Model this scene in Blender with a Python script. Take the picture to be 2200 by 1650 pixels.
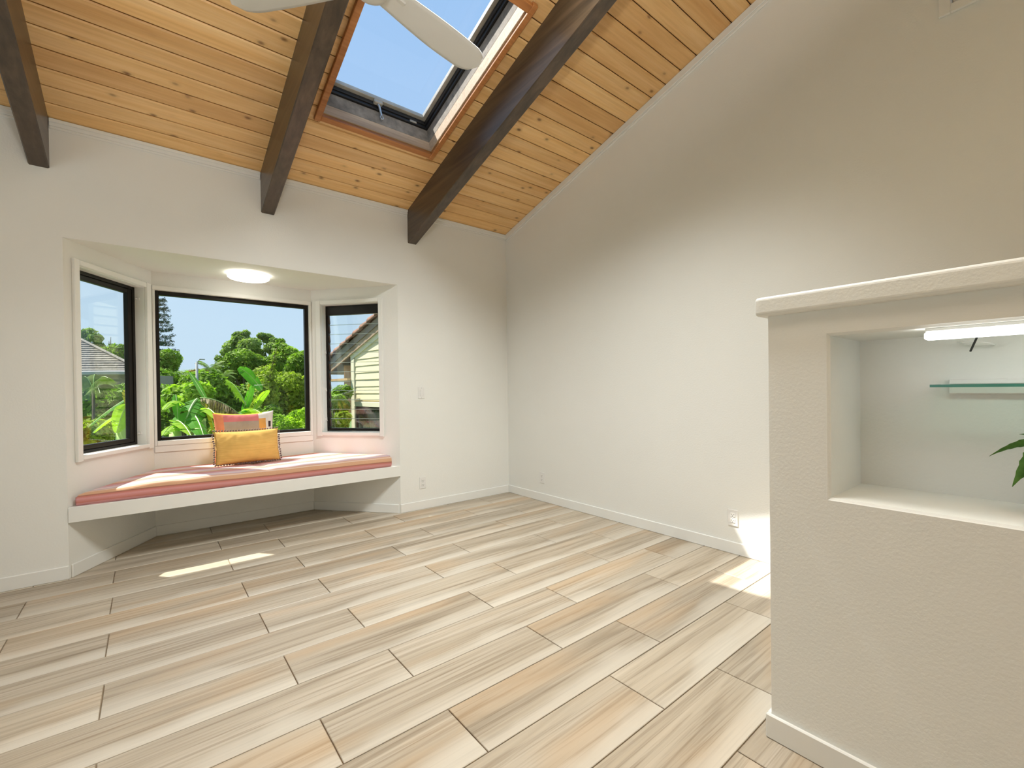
import bpy, math, random
import numpy as np
from mathutils import Vector, Matrix

for o in list(bpy.data.objects):
    bpy.data.objects.remove(o, do_unlink=True)
scene = bpy.context.scene
COL = scene.collection
random.seed(11)
rng = np.random.default_rng(11)
R = math.radians

# ------------------------------------------------------------------ camera
YAW, PITCH, ROLL, FPX, CX, CY, CAMH = R(38.8485), R(-0.43279), R(0.75271), 969.267, 1100.0, 841.544, 1.2
fwd = Vector((math.sin(YAW) * math.cos(PITCH), math.cos(YAW) * math.cos(PITCH), math.sin(PITCH)))
rgt0 = Vector((math.cos(YAW), -math.sin(YAW), 0))
dwn0 = fwd.cross(rgt0)
rgt = rgt0 * math.cos(ROLL) + dwn0 * math.sin(ROLL)
dwn = dwn0 * math.cos(ROLL) - rgt0 * math.sin(ROLL)
CAM = Vector((0, 0, CAMH))
cd = bpy.data.cameras.new('camera')
cam = bpy.data.objects.new('camera', cd)
COL.objects.link(cam)
cam.matrix_world = Matrix(((rgt.x, -dwn.x, -fwd.x, CAM.x), (rgt.y, -dwn.y, -fwd.y, CAM.y), (rgt.z, -dwn.z, -fwd.z, CAM.z), (0, 0, 0, 1)))
cd.sensor_fit = 'HORIZONTAL'
cd.sensor_width = 36.0
cd.lens = 36.0 * FPX / 2200.0
cd.shift_y = (CY - 825.0) / 2200.0
cd.clip_start = 0.02
cd.clip_end = 2000
scene.camera = cam

# ------------------------------------------------------------------ sky, sun, added fill lights, exposure
SUN = Vector((-0.462, 0.57, 1.0)).normalized()
w = bpy.data.worlds.new('sky')
scene.world = w
w.use_nodes = True
wn = w.node_tree
wn.nodes.clear()
tcw = wn.nodes.new('ShaderNodeTexCoord')
spw = wn.nodes.new('ShaderNodeSeparateXYZ')
wn.links.new(tcw.outputs['Generated'], spw.inputs[0])
sky = wn.nodes.new('ShaderNodeValToRGB')          # clear tropical sky: pale at the horizon, deeper blue overhead
el = sky.color_ramp.elements
stops = [(0.0, (0.64, 0.80, 0.97)), (0.12, (0.625, 0.80, 0.99)), (0.35, (0.53, 0.735, 1.0)), (0.65, (0.385, 0.62, 0.96)), (1.0, (0.29, 0.52, 0.92))]
while len(el) < len(stops):
    el.new(0.5)
for e_, (p_, c_) in zip(el, stops):
    e_.position = p_
    e_.color = (*c_, 1)
wn.links.new(spw.outputs['Z'], sky.inputs[0])
bg = wn.nodes.new('ShaderNodeBackground')
bg.inputs['Strength'].default_value = 0.92
wo = wn.nodes.new('ShaderNodeOutputWorld')
wn.links.new(sky.outputs[0], bg.inputs['Color'])
wn.links.new(bg.outputs[0], wo.inputs['Surface'])
sd = bpy.data.lights.new('sun', 'SUN')
sd.energy = 10.0
sd.angle = R(0.6)
sd.color = (1.0, 0.955, 0.88)
sun = bpy.data.objects.new('sun', sd)
COL.objects.link(sun)
sun.rotation_euler = SUN.to_track_quat('Z', 'Y').to_euler()
vs = scene.view_settings
vs.view_transform = 'Standard'
vs.look = 'None'
vs.exposure = 0.13
vs.gamma = 1.0
vs.use_curve_mapping = False

# roof geometry (shed roof rising from the window wall towards the camera side)
YW, XW = 4.096, 3.235            # window wall, right wall
XL, YR = -2.45, -1.60            # left wall, rear wall (not in view)
Z0, SL = 2.96, 0.299             # ceiling height at the window wall, slope
TH = math.atan(SL)
CT, ST = math.cos(TH), math.sin(TH)
def RP(u, v, wz):                # roof frame: u along X, v up the slope, wz normal to the roof
    return (u, YW - v * CT + wz * ST, Z0 + v * ST + wz * CT)
def vy(y):                       # slope coordinate of a ceiling point at depth y
    return (YW - y) / CT
def zceil(y):
    return Z0 + SL * (YW - y)

# added skylight openings above the frame, each holding an area light as room fill
SKY_HOLES = [(0.99, 1.868, vy(3.355), vy(2.12))]
FILL_SKYLIGHTS = [(0.99, 1.868, vy(1.86), vy(0.62), 88.0, 105, 18), (-0.30, 0.578, vy(2.20), vy(0.96), 20.0, 150, 8)]
for (a, b, c, d_, pw, spr, tilt_) in FILL_SKYLIGHTS:
    SKY_HOLES.append((a, b, c, d_))
    ld = bpy.data.lights.new('skylight_daylight', 'AREA')
    ld.shape = 'RECTANGLE'
    ld.size = (b - a) * 0.92
    ld.size_y = (d_ - c) * 0.80
    ld.energy = pw
    ld.color = (0.955, 0.985, 0.965)
    lo = bpy.data.objects.new('skylight_daylight', ld)
    COL.objects.link(lo)
    lo.location = RP((a + b) / 2, (c + d_) / 2, 0.16)
    lo.rotation_euler = (R(tilt_), 0, 0)
    ld.spread = R(spr)

# area fill light set in an opening added to the unseen left wall
WINL = (0.7, 3.0, 0.9, 2.35)             # y0, y1, z0, z1 of the opening added in the left wall
for (wloc_, wsx, wsy, wrot, pw) in (((XL - 0.05, (WINL[0] + WINL[1]) / 2, (WINL[2] + WINL[3]) / 2), WINL[1] - WINL[0], WINL[3] - WINL[2], (R(90), 0, R(-90)), 9.0),):
    ld = bpy.data.lights.new('window_daylight', 'AREA')
    ld.shape = 'RECTANGLE'
    ld.size = wsx * 0.96
    ld.size_y = wsy * 0.96
    ld.energy = pw
    ld.color = (0.82, 0.95, 1.0)
    lo = bpy.data.objects.new('window_daylight', ld)
    COL.objects.link(lo)
    lo.location = wloc_
    lo.rotation_euler = wrot

# ------------------------------------------------------------------ helpers
def at(px, py, D):               # a point of the garden at a chosen distance along the view axis
    return CAM + (fwd + rgt * ((px - CX) / FPX) + dwn * ((py - CY) / FPX)) * D

def nd(nt, typ, **kw):
    n = nt.nodes.new(typ)
    for k, v_ in kw.items():
        setattr(n, k, v_)
    return n

def new_mat(name):
    m = bpy.data.materials.new(name)
    m.use_nodes = True
    nt = m.node_tree
    b = nt.nodes['Principled BSDF']
    return m, nt, b

def coords(nt, scale=(1, 1, 1), rot=(0, 0, 0), rand=0.0, kind='Object'):
    tc = nd(nt, 'ShaderNodeTexCoord')
    mp = nd(nt, 'ShaderNodeMapping')
    mp.inputs['Scale'].default_value = scale
    mp.inputs['Rotation'].default_value = rot
    nt.links.new(tc.outputs[kind], mp.inputs['Vector'])
    if rand:
        oi = nd(nt, 'ShaderNodeObjectInfo')
        ml = nd(nt, 'ShaderNodeMath', operation='MULTIPLY')
        ml.inputs[1].default_value = rand
        nt.links.new(oi.outputs['Random'], ml.inputs[0])
        cx = nd(nt, 'ShaderNodeCombineXYZ')
        for i in range(3):
            nt.links.new(ml.outputs[0], cx.inputs[i])
        nt.links.new(cx.outputs[0], mp.inputs['Location'])
    return mp.outputs['Vector']

def ramp(nt, fac, stops, interp='LINEAR'):
    r = nd(nt, 'ShaderNodeValToRGB')
    r.color_ramp.interpolation = interp
    e = r.color_ramp.elements
    while len(e) < len(stops):
        e.new(0.5)
    for el, (p, c) in zip(e, stops):
        el.position = p
        el.color = (*c, 1) if len(c) == 3 else c
    nt.links.new(fac, r.inputs[0])
    return r.outputs[0]

def noise(nt, vec, scale, detail=3, rough=0.55, dist=0.0):
    n = nd(nt, 'ShaderNodeTexNoise')
    n.inputs['Scale'].default_value = scale
    n.inputs['Detail'].default_value = detail
    n.inputs['Roughness'].default_value = rough
    n.inputs['Distortion'].default_value = dist
    nt.links.new(vec, n.inputs['Vector'])
    return n.outputs['Fac']

def mixc(nt, fac, a, b, mode='MIX'):
    m = nd(nt, 'ShaderNodeMix', data_type='RGBA', blend_type=mode)
    for sock, v_ in ((m.inputs['Factor'], fac), (m.inputs[6], a), (m.inputs[7], b)):
        if hasattr(v_, 'is_linked') or hasattr(v_, 'links'):
            nt.links.new(v_, sock)
        elif isinstance(v_, (int, float)):
            sock.default_value = v_
        else:
            sock.default_value = (*v_, 1)
    return m.outputs[2]

def bump(nt, bsdf, height, strength=0.2, dist=0.01):
    b = nd(nt, 'ShaderNodeBump')
    b.inputs['Strength'].default_value = strength
    b.inputs['Distance'].default_value = dist
    nt.links.new(height, b.inputs['Height'])
    nt.links.new(b.outputs[0], bsdf.inputs['Normal'])

def simple(name, col, rough=0.5, metal=0.0, var=0.06, vscale=8.0, bmp=0.0, bscale=60.0, spec=0.5):
    m, nt, b = new_mat(name)
    v_ = coords(nt)
    n = noise(nt, v_, vscale, 3)
    c0 = tuple(max(0, c * (1 - var)) for c in col)
    c1 = tuple(min(1, c * (1 + var)) for c in col)
    nt.links.new(ramp(nt, n, [(0.3, c0), (0.7, c1)]), b.inputs['Base Color'])
    b.inputs['Roughness'].default_value = rough
    b.inputs['Metallic'].default_value = metal
    b.inputs['Specular IOR Level'].default_value = spec
    if bmp:
        bump(nt, b, noise(nt, v_, bscale, 4), bmp, 0.004)
    return m

M = {}
M['wall'] = simple('wall_paint', (0.825, 0.825, 0.785), 0.65, var=0.012, vscale=1.5, bmp=0.22, bscale=95, spec=0.25)
M['white'] = simple('white_trim_paint', (0.835, 0.835, 0.80), 0.38, var=0.012, vscale=3, spec=0.4)
M['plastic'] = simple('white_plastic', (0.80, 0.79, 0.76), 0.3, var=0.01)
M['slot'] = simple('dark_slot', (0.06, 0.055, 0.05), 0.6)
M['fan'] = simple('fan_white', (0.72, 0.71, 0.68), 0.35, var=0.01)
M['grout'] = simple('grout', (0.27, 0.20, 0.13), 0.9, var=0.15, vscale=30)
M['deck'] = simple('roof_deck', (0.10, 0.055, 0.025), 0.8, var=0.2)
M['black'] = simple('black_aluminium', (0.009, 0.007, 0.005), 0.4, var=0.2, vscale=20, spec=0.25)
M['rubber'] = simple('black_gasket', (0.012, 0.012, 0.013), 0.5)
M['alu'] = simple('weathered_aluminium', (0.42, 0.40, 0.35), 0.45, 0.25, var=0.12, vscale=14)
M['curbgrey'] = simple('weathered_curb_wood', (0.25, 0.215, 0.175), 0.75, var=0.3, vscale=18)
M['metal'] = simple('steel', (0.55, 0.55, 0.54), 0.3, 0.8)
M['exterior'] = simple('exterior_wall', (0.62, 0.56, 0.44), 0.8, var=0.05)
M['creamtrim_w'] = simple('eave_paint', (0.7, 0.66, 0.55), 0.6)
M['concrete'] = simple('pole_concrete', (0.38, 0.37, 0.35), 0.9, var=0.1)

def wood_mat(name, cols, rough, axis_rot=(0, 0, 0), stretch=(1.2, 22, 22), knots=True, rand=37.0, knotcol=(0.16, 0.06, 0.015), tint=0.25, bmp=0.08, spec=0.5):
    m, nt, b = new_mat(name)
    v_ = coords(nt, stretch, axis_rot, rand)
    n = noise(nt, v_, 1.0, 5, 0.6, 0.6)
    c = ramp(nt, n, [(0.25, cols[0]), (0.5, cols[1]), (0.75, cols[2])])
    v2 = coords(nt, (stretch[0] * 2.2, stretch[1] * 3.5, stretch[2] * 3.5), axis_rot, rand)
    n2 = noise(nt, v2, 1.0, 3, 0.6, 0.3)
    c = mixc(nt, 0.22, c, ramp(nt, n2, [(0.35, tuple(x * 0.55 for x in cols[0])), (0.6, (0.9, 0.9, 0.9))]), 'MULTIPLY')
    oi = nd(nt, 'ShaderNodeObjectInfo')
    c = mixc(nt, tint, c, ramp(nt, oi.outputs['Random'], [(0.0, (0.72, 0.62, 0.54)), (0.5, (1, 1, 1)), (1.0, (1.18, 1.14, 1.06))]), 'MULTIPLY')
    if knots:
        v3 = coords(nt, (4.6, 7.6, 7.6), axis_rot, rand)
        vo = nd(nt, 'ShaderNodeTexVoronoi')
        vo.inputs['Scale'].default_value = 1.0
        vo.inputs['Randomness'].default_value = 1.0
        nt.links.new(v3, vo.inputs['Vector'])
        k = ramp(nt, vo.outputs['Distance'], [(0.0, (1, 1, 1)), (0.055, (0.75, 0.75, 0.75)), (0.12, (0.12, 0.12, 0.12)), (0.2, (0, 0, 0))])
        c = mixc(nt, k, c, knotcol)
    nt.links.new(c, b.inputs['Base Color'])
    b.inputs['Roughness'].default_value = rough
    b.inputs['Specular IOR Level'].default_value = spec
    bump(nt, b, n2, bmp, 0.004)
    return m

M['pine'] = wood_mat('knotty_pine', [(0.79, 0.46, 0.17), (0.88, 0.57, 0.25), (0.93, 0.65, 0.33)], 0.42, stretch=(0.9, 13, 13), tint=0.5)
M['beam'] = wood_mat('dark_stained_beam', [(0.040, 0.028, 0.019), (0.082, 0.055, 0.034), (0.14, 0.088, 0.052)], 0.34, (-TH, 0, 0), (16, 0.9, 16), False, 0.0, tint=0.0, spec=0.6)
M['skytrim'] = wood_mat('skylight_trim_wood', [(0.40, 0.15, 0.04), (0.52, 0.21, 0.06), (0.60, 0.27, 0.09)], 0.5, knots=False, tint=0.3)
M['curbwood'] = wood_mat('pale_curb_wood', [(0.50, 0.36, 0.24), (0.60, 0.45, 0.31), (0.66, 0.51, 0.37)], 0.6, knots=False, tint=0.1)

def tile_mat():
    m, nt, b = new_mat('wood_look_tile')
    v1 = coords(nt, (0.55, 7.5, 1), (0, 0, 0), 91.0)
    n1 = noise(nt, v1, 1.0, 4, 0.55, 1.2)
    base = ramp(nt, n1, [(0.28, (0.30, 0.245, 0.175)), (0.42, (0.42, 0.355, 0.27)), (0.55, (0.48, 0.415, 0.325)), (0.68, (0.54, 0.475, 0.385)), (0.8, (0.60, 0.545, 0.46))])
    v2 = coords(nt, (1.1, 58, 1), (0, 0, 0), 53.0)
    n2 = noise(nt, v2, 1.0, 4, 0.6, 0.8)
    base = mixc(nt, 0.8, base, ramp(nt, n2, [(0.30, (0.50, 0.44, 0.37)), (0.50, (0.97, 0.96, 0.95)), (0.62, (1.04, 1.03, 1.01))]), 'MULTIPLY')
    v3 = coords(nt, (0.8, 4.0, 1), (0, 0, 0), 17.0)
    n3 = noise(nt, v3, 1.0, 2, 0.5, 0.4)
    base = mixc(nt, ramp(nt, n3, [(0.52, (0, 0, 0)), (0.72, (0.75, 0.75, 0.75))]), base, mixc(nt, 0.5, base, (0.56, 0.35, 0.17)))
    # pale band along one long edge of each tile, ragged
    tc = nd(nt, 'ShaderNodeTexCoord')
    sp = nd(nt, 'ShaderNodeSeparateXYZ')
    nt.links.new(tc.outputs['Object'], sp.inputs[0])
    ad = nd(nt, 'ShaderNodeMath', operation='MULTIPLY_ADD')
    v4 = coords(nt, (1.3, 2.0, 1), (0, 0, 0), 29.0)
    n4 = noise(nt, v4, 1.0, 3, 0.5, 0.5)
    ad.inputs[1].default_value = 0.26
    nt.links.new(n4, ad.inputs[0])
    nt.links.new(sp.outputs['Y'], ad.inputs[2])
    base = mixc(nt, ramp(nt, ad.outputs[0], [(0.0, (0.75, 0.75, 0.75)), (0.045, (0.5, 0.5, 0.5)), (0.085, (0, 0, 0))]), base, (0.62, 0.57, 0.485))
    oi = nd(nt, 'ShaderNodeObjectInfo')
    base = mixc(nt, 0.5, base, ramp(nt, oi.outputs['Random'], [(0.0, (0.80, 0.78, 0.76)), (0.5, (1, 1, 1)), (1, (1.08, 1.07, 1.05))]), 'MULTIPLY')
    nt.links.new(base, b.inputs['Base Color'])
    b.inputs['Roughness'].default_value = 0.42
    b.inputs['Specular IOR Level'].default_value = 0.4
    bump(nt, b, n2, 0.06, 0.002)
    return m
M['tile'] = tile_mat()

def glass_mat(name, tint=(0.965, 0.985, 0.975), f0=0.018, rough=0.0):
    m, nt, b = new_mat(name)
    nt.nodes.remove(b)
    out = nt.nodes['Material Output']
    tr = nd(nt, 'ShaderNodeBsdfTransparent')
    tr.inputs[0].default_value = (*tint, 1)
    gl = nd(nt, 'ShaderNodeBsdfGlossy')
    gl.inputs['Roughness'].default_value = rough
    lw = nd(nt, 'ShaderNodeLayerWeight')
    lw.inputs['Blend'].default_value = 0.5
    pw = nd(nt, 'ShaderNodeMath', operation='POWER')
    pw.inputs[1].default_value = 5.0
    nt.links.new(lw.outputs['Facing'], pw.inputs[0])
    ma = nd(nt, 'ShaderNodeMath', operation='MULTIPLY_ADD')
    ma.inputs[1].default_value = 1 - f0
    ma.inputs[2].default_value = f0
    nt.links.new(pw.outputs[0], ma.inputs[0])
    mx = nd(nt, 'ShaderNodeMixShader')
    nt.links.new(ma.outputs[0], mx.inputs[0])
    nt.links.new(tr.outputs[0], mx.inputs[1])
    nt.links.new(gl.outputs[0], mx.inputs[2])
    nt.links.new(mx.outputs[0], out.inputs['Surface'])
    return m
M['glass'] = glass_mat('window_glass')
M['skyglass'] = glass_mat('tinted_skylight_glass', (0.955, 0.965, 0.975), 0.015)
M['frosted'] = simple('frosted_skylight_dome', (0.8, 0.8, 0.78), 0.5)  # opaque cover of the added fill skylights, keeps direct sun out
M['casement'] = glass_mat('casement_glass', (0.955, 0.98, 0.965), 0.045)
M['louvre'] = glass_mat('louvre_glass', (0.94, 0.965, 0.95), 0.05)
M['shelfglass'] = glass_mat('shelf_glass', (0.80, 0.92, 0.87), 0.05)
M['glassedge'] = simple('green_glass_edge', (0.05, 0.19, 0.14), 0.15, var=0.1)
M['darkglass'] = simple('dark_window_pane', (0.05, 0.06, 0.05), 0.05, var=0.2, spec=0.8)

def emit_mat(name, col, strength):
    m, nt, b = new_mat(name)
    b.inputs['Base Color'].default_value = (0.9, 0.9, 0.88, 1)
    v_ = coords(nt)
    n = noise(nt, v_, 2.0, 1)
    c = ramp(nt, n, [(0.2, tuple(x * 0.99 for x in col)), (0.8, col)])
    nt.links.new(c, b.inputs['Emission Color'])
    b.inputs['Emission Strength'].default_value = strength
    b.inputs['Roughness'].default_value = 0.4
    return m
M['lampglow'] = emit_mat('lamp_diffuser', (1.0, 0.95, 0.84), 5.0)
M['striplight'] = emit_mat('led_strip_diffuser', (0.98, 1.0, 0.97), 7.0)

def leaf_mat(name, dark, light, trans=0.35, rough=0.6, vs_=3.0, warm=None, rand=False):
    m, nt, b = new_mat(name)
    out = nt.nodes['Material Output']
    geo = nd(nt, 'ShaderNodeNewGeometry')
    mp = nd(nt, 'ShaderNodeMapping')
    nt.links.new(geo.outputs['Position'], mp.inputs['Vector'])
    n = noise(nt, mp.outputs[0], vs_, 4, 0.7)
    if vs_ < 10:
        dark = tuple(x * 0.85 for x in dark); light = tuple(x * 0.85 for x in light); warm = tuple(x * 0.85 for x in warm) if warm else None
    stops = [(0.3, dark), (0.62, light)]
    if warm:
        stops.append((0.74, warm))
    c = ramp(nt, n, stops)
    nt.links.new(c, b.inputs['Base Color'])
    b.inputs['Roughness'].default_value = rough
    b.inputs['Specular IOR Level'].default_value = 0.12
    tl = nd(nt, 'ShaderNodeBsdfTranslucent')
    c2 = mixc(nt, 1.0, c, (1.0, 1.25, 0.45), 'MULTIPLY')
    nt.links.new(c2, tl.inputs[0])
    mx = nd(nt, 'ShaderNodeMixShader')
    mx.inputs[0].default_value = trans
    nt.links.new(b.outputs[0], mx.inputs[1])
    nt.links.new(tl.outputs[0], mx.inputs[2])
    nt.links.new(mx.outputs[0], out.inputs['Surface'])
    return m
M['pineleaf'] = leaf_mat('conifer_needles', (0.030, 0.065, 0.035), (0.085, 0.15, 0.08), 0.15, vs_=0.6)
M['treeleaf'] = leaf_mat('tree_leaves', (0.06, 0.13, 0.015), (0.34, 0.50, 0.06), 0.4, vs_=1.1)
M['treeleaf_pale'] = leaf_mat('pale_tree_leaves', (0.10, 0.18, 0.05), (0.42, 0.52, 0.17), 0.4, vs_=1.1)
M['bushleaf'] = leaf_mat('bush_leaves', (0.04, 0.11, 0.015), (0.32, 0.50, 0.05), 0.4, vs_=2.2)
M['brightleaf'] = leaf_mat('bright_garden_leaves', (0.16, 0.34, 0.03), (0.48, 0.66, 0.06), 0.45, vs_=3.5)
M['crotonleaf'] = leaf_mat('croton_leaves', (0.09, 0.16, 0.02), (0.50, 0.60, 0.08), 0.4, vs_=4.0, warm=(0.85, 0.55, 0.06))
M['orangeleaf'] = leaf_mat('orange_blossom_leaves', (0.18, 0.17, 0.04), (0.50, 0.24, 0.04), 0.3, vs_=0.8)
M['palmleaf'] = leaf_mat('palm_fronds', (0.07, 0.14, 0.03), (0.24, 0.33, 0.06), 0.3, vs_=1.5)
M['banana'] = leaf_mat('banana_leaf', (0.07, 0.25, 0.03), (0.17, 0.45, 0.05), 0.45, vs_=2.0)
M['banana_y'] = leaf_mat('young_banana_leaf', (0.30, 0.52, 0.04), (0.52, 0.72, 0.06), 0.5, vs_=2.5)
M['yellowleaf'] = leaf_mat('yellowing_leaf', (0.45, 0.42, 0.04), (0.78, 0.60, 0.05), 0.45, vs_=4.0)
M['midrib'] = simple('pale_midrib', (0.36, 0.50, 0.14), 0.5)
M['deadleaf'] = leaf_mat('dead_banana_leaf', (0.16, 0.11, 0.055), (0.42, 0.33, 0.18), 0.25, vs_=9.0)
M['bark'] = simple('bark', (0.12, 0.09, 0.06), 0.9, var=0.3, vscale=6, bmp=0.4)
M['grass'] = simple('garden_ground', (0.09, 0.16, 0.04), 0.95, var=0.4, vscale=1.2)
M['hill'] = simple('hazy_hill', (0.16, 0.22, 0.19), 1.0, var=0.2, vscale=0.05)
M['shingle'] = wood_mat('grey_shakes', [(0.11, 0.095, 0.08), (0.21, 0.185, 0.16), (0.31, 0.285, 0.25)], 0.9, (0, 0, 0), (9, 3, 3), False, 5.0, tint=0.3)
M['siding'] = simple('cream_siding', (0.80, 0.69, 0.45), 0.6, var=0.05, vscale=5, bmp=0.1, bscale=30)
M['creamtrim'] = simple('cream_trim', (0.78, 0.71, 0.53), 0.55, var=0.03)
M['fascia'] = simple('greybrown_fascia', (0.25, 0.19, 0.155), 0.6, var=0.1)
M['soffit'] = simple('tan_soffit', (0.50, 0.30, 0.12), 0.7, var=0.1)
M['soffit2'] = simple('brown_rake_board', (0.38, 0.26, 0.17), 0.6, var=0.1)
M['rooftile'] = simple('terracotta_roof_tile', (0.28, 0.125, 0.075), 0.8, var=0.35, vscale=9, bmp=0.3)
M['housewall'] = simple('grey_house_wall', (0.30, 0.27, 0.22), 0.8)
M['gutter'] = simple('grey_gutter', (0.35, 0.34, 0.33), 0.5)
M['pot'] = simple('terracotta_pot', (0.50, 0.24, 0.13), 0.75, var=0.08)
M['soil'] = simple('potting_soil', (0.05, 0.035, 0.022), 0.95, var=0.3, vscale=40)
M['houseleaf'] = leaf_mat('houseplant_leaf', (0.045, 0.12, 0.03), (0.13, 0.26, 0.07), 0.2, 0.4, vs_=14.0)
M['blackwire'] = simple('black_wire', (0.03, 0.03, 0.03), 0.5)

# --- mesh collector
class MB:
    def __init__(s):
        s.v = []; s.f = []; s.m = []
    def pts(s, P, faces, mi=0):
        o = len(s.v)
        s.v += [tuple(p) for p in P]
        for f_ in faces:
            s.f.append(tuple(o + i for i in f_)); s.m.append(mi)
        return s
    def box(s, a, b, T=None, bev=0.0, mi=0):
        (x0, y0, z0), (x1, y1, z1) = a, b
        T = T or (lambda *p: p)
        if bev <= 0:
            P = [T(x, y, z) for x in (x0, x1) for y in (y0, y1) for z in (z0, z1)]
            return s.pts(P, [(0, 1, 3, 2), (4, 6, 7, 5), (0, 4, 5, 1), (2, 3, 7, 6), (0, 2, 6, 4), (1, 5, 7, 3)], mi)
        L = (x0, y0, z0); H = (x1, y1, z1)
        P = []; idx = {}
        for i in (0, 1):
            for j in (0, 1):
                for k in (0, 1):
                    for ax in range(3):
                        c = [(L, H)[t][q] for q, t in enumerate((i, j, k))]
                        for q, t in enumerate((i, j, k)):
                            if q != ax:
                                c[q] += bev if t == 0 else -bev
                        idx[(i, j, k, ax)] = len(P); P.append(T(*c))
        F = []
        for ax in range(3):
            b_, c_ = [(1, 2), (2, 0), (0, 1)][ax]
            for t in (0, 1):
                q = []
                for (m_, n_) in ((0, 0), (1, 0), (1, 1), (0, 1)):
                    key = [0, 0, 0]; key[ax] = t; key[b_] = m_; key[c_] = n_
                    q.append(idx[(*key, ax)])
                F.append(tuple(q) if t else tuple(q[::-1]))
            for m_ in (0, 1):
                for n_ in (0, 1):
                    def g(t, a2):
                        key = [0, 0, 0]; key[ax] = t; key[b_] = m_; key[c_] = n_
                        return idx[(*key, a2)]
                    q = (g(0, b_), g(1, b_), g(1, c_), g(0, c_))
                    F.append(q if (m_ != n_) else q[::-1])
        for i in (0, 1):
            for j in (0, 1):
                for k in (0, 1):
                    q = tuple(idx[(i, j, k, ax)] for ax in range(3))
                    F.append(q if (i + j + k) % 2 else q[::-1])
        return s.pts(P, F, mi)
    def prism(s, poly, z0, z1, mi=0, inset=0.0):
        n = len(poly)
        cx = sum(p[0] for p in poly) / n; cy = sum(p[1] for p in poly) / n
        A = sum(poly[i][0] * poly[(i + 1) % n][1] - poly[(i + 1) % n][0] * poly[i][1] for i in range(n))
        if A < 0:
            poly = poly[::-1]
        lo = [(x, y, z0) for x, y in poly]
        if inset > 0:
            w_ = max(p[0] for p in poly) - min(p[0] for p in poly); h_ = max(p[1] for p in poly) - min(p[1] for p in poly)
            kx = max(0.5, 1 - 2 * inset / max(w_, 1e-4)); ky = max(0.5, 1 - 2 * inset / max(h_, 1e-4))
            mid = [(x, y, z1 - inset) for x, y in poly]
            hi = [(cx + (x - cx) * kx, cy + (y - cy) * ky, z1) for x, y in poly]
            P = lo + mid + hi; rings = 3
        else:
            P = lo + [(x, y, z1) for x, y in poly]; rings = 2
        F = [tuple(range(n))[::-1], tuple(range((rings - 1) * n, rings * n))]
        for r_ in range(rings - 1):
            for i in range(n):
                j = (i + 1) % n
                F.append((r_ * n + i, r_ * n + j, (r_ + 1) * n + j, (r_ + 1) * n + i))
        return s.pts(P, F, mi)
    def tube(s, path, rad, seg=8, mi=0, cap=True):
        path = [Vector(p) for p in path]
        rads = rad if isinstance(rad, (list, tuple)) else [rad] * len(path)
        P = []; up = None
        for i, p in enumerate(path):
            t = (path[min(i + 1, len(path) - 1)] - path[max(i - 1, 0)]).normalized()
            if up is None:
                up = t.orthogonal().normalized()
            up = (up - t * up.dot(t)).normalized()
            sd_ = t.cross(up)
            for k in range(seg):
                a = 2 * math.pi * k / seg
                P.append(p + (up * math.cos(a) + sd_ * math.sin(a)) * rads[i])
        F = []
        for i in range(len(path) - 1):
            for k in range(seg):
                l = (k + 1) % seg
                F.append((i * seg + k, i * seg + l, (i + 1) * seg + l, (i + 1) * seg + k))
        if cap:
            F.append(tuple(range(seg))[::-1]); F.append(tuple(range((len(path) - 1) * seg, len(path) * seg)))
        return s.pts(P, F, mi)
    def lathe(s, prof, c, seg=32, mi=0):
        P = []; n = len(prof)
        for k in range(seg):
            a = 2 * math.pi * k / seg
            for (r_, z) in prof:
                P.append((c[0] + r_ * math.cos(a), c[1] + r_ * math.sin(a), c[2] + z))
        F = []
        for k in range(seg):
            l = (k + 1) % seg
            for i in range(n - 1):
                F.append((k * n + i, l * n + i, l * n + i + 1, k * n + i + 1))
        if prof[0][0] > 1e-6:
            F.append(tuple(k * n for k in range(seg))[::-1])
        if prof[-1][0] > 1e-6:
            F.append(tuple(k * n + n - 1 for k in range(seg)))
        return s.pts(P, F, mi)
    def build(s, name, mat, parent=None, origin=None, smooth=False, **props):
        return mk(name, s.v, s.f, mat, parent, origin, smooth, s.m, **props)

def wloc(o):
    l = Vector(o.location)
    while o.parent:
        o = o.parent; l = l + Vector(o.location)
    return l

def mk(name, V, F, mat, parent=None, origin=None, smooth=False, mi=None, **props):
    V = np.asarray(V, dtype=float).reshape(-1, 3)
    if origin is None:
        lo = V.min(0); hi = V.max(0)
        origin = ((lo[0] + hi[0]) / 2, (lo[1] + hi[1]) / 2, lo[2])
    me = bpy.data.meshes.new(name)
    me.from_pydata((V - np.asarray(origin)).tolist(), [], [tuple(int(i) for i in f_) for f_ in F])
    mats = mat if isinstance(mat, (list, tuple)) else [mat]
    for m_ in mats:
        me.materials.append(m_)
    if mi is not None and len(mats) > 1:
        me.polygons.foreach_set('material_index', np.asarray(mi, dtype=np.int32))
    if smooth:
        me.polygons.foreach_set('use_smooth', np.ones(len(me.polygons), dtype=bool))
    me.update()
    ob = bpy.data.objects.new(name, me)
    COL.objects.link(ob)
    loc = Vector(origin)
    if parent is not None:
        ob.parent = parent; loc = loc - wloc(parent)
    ob.location = loc
    for k, v_ in props.items():
        ob[k] = v_
    return ob

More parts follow.
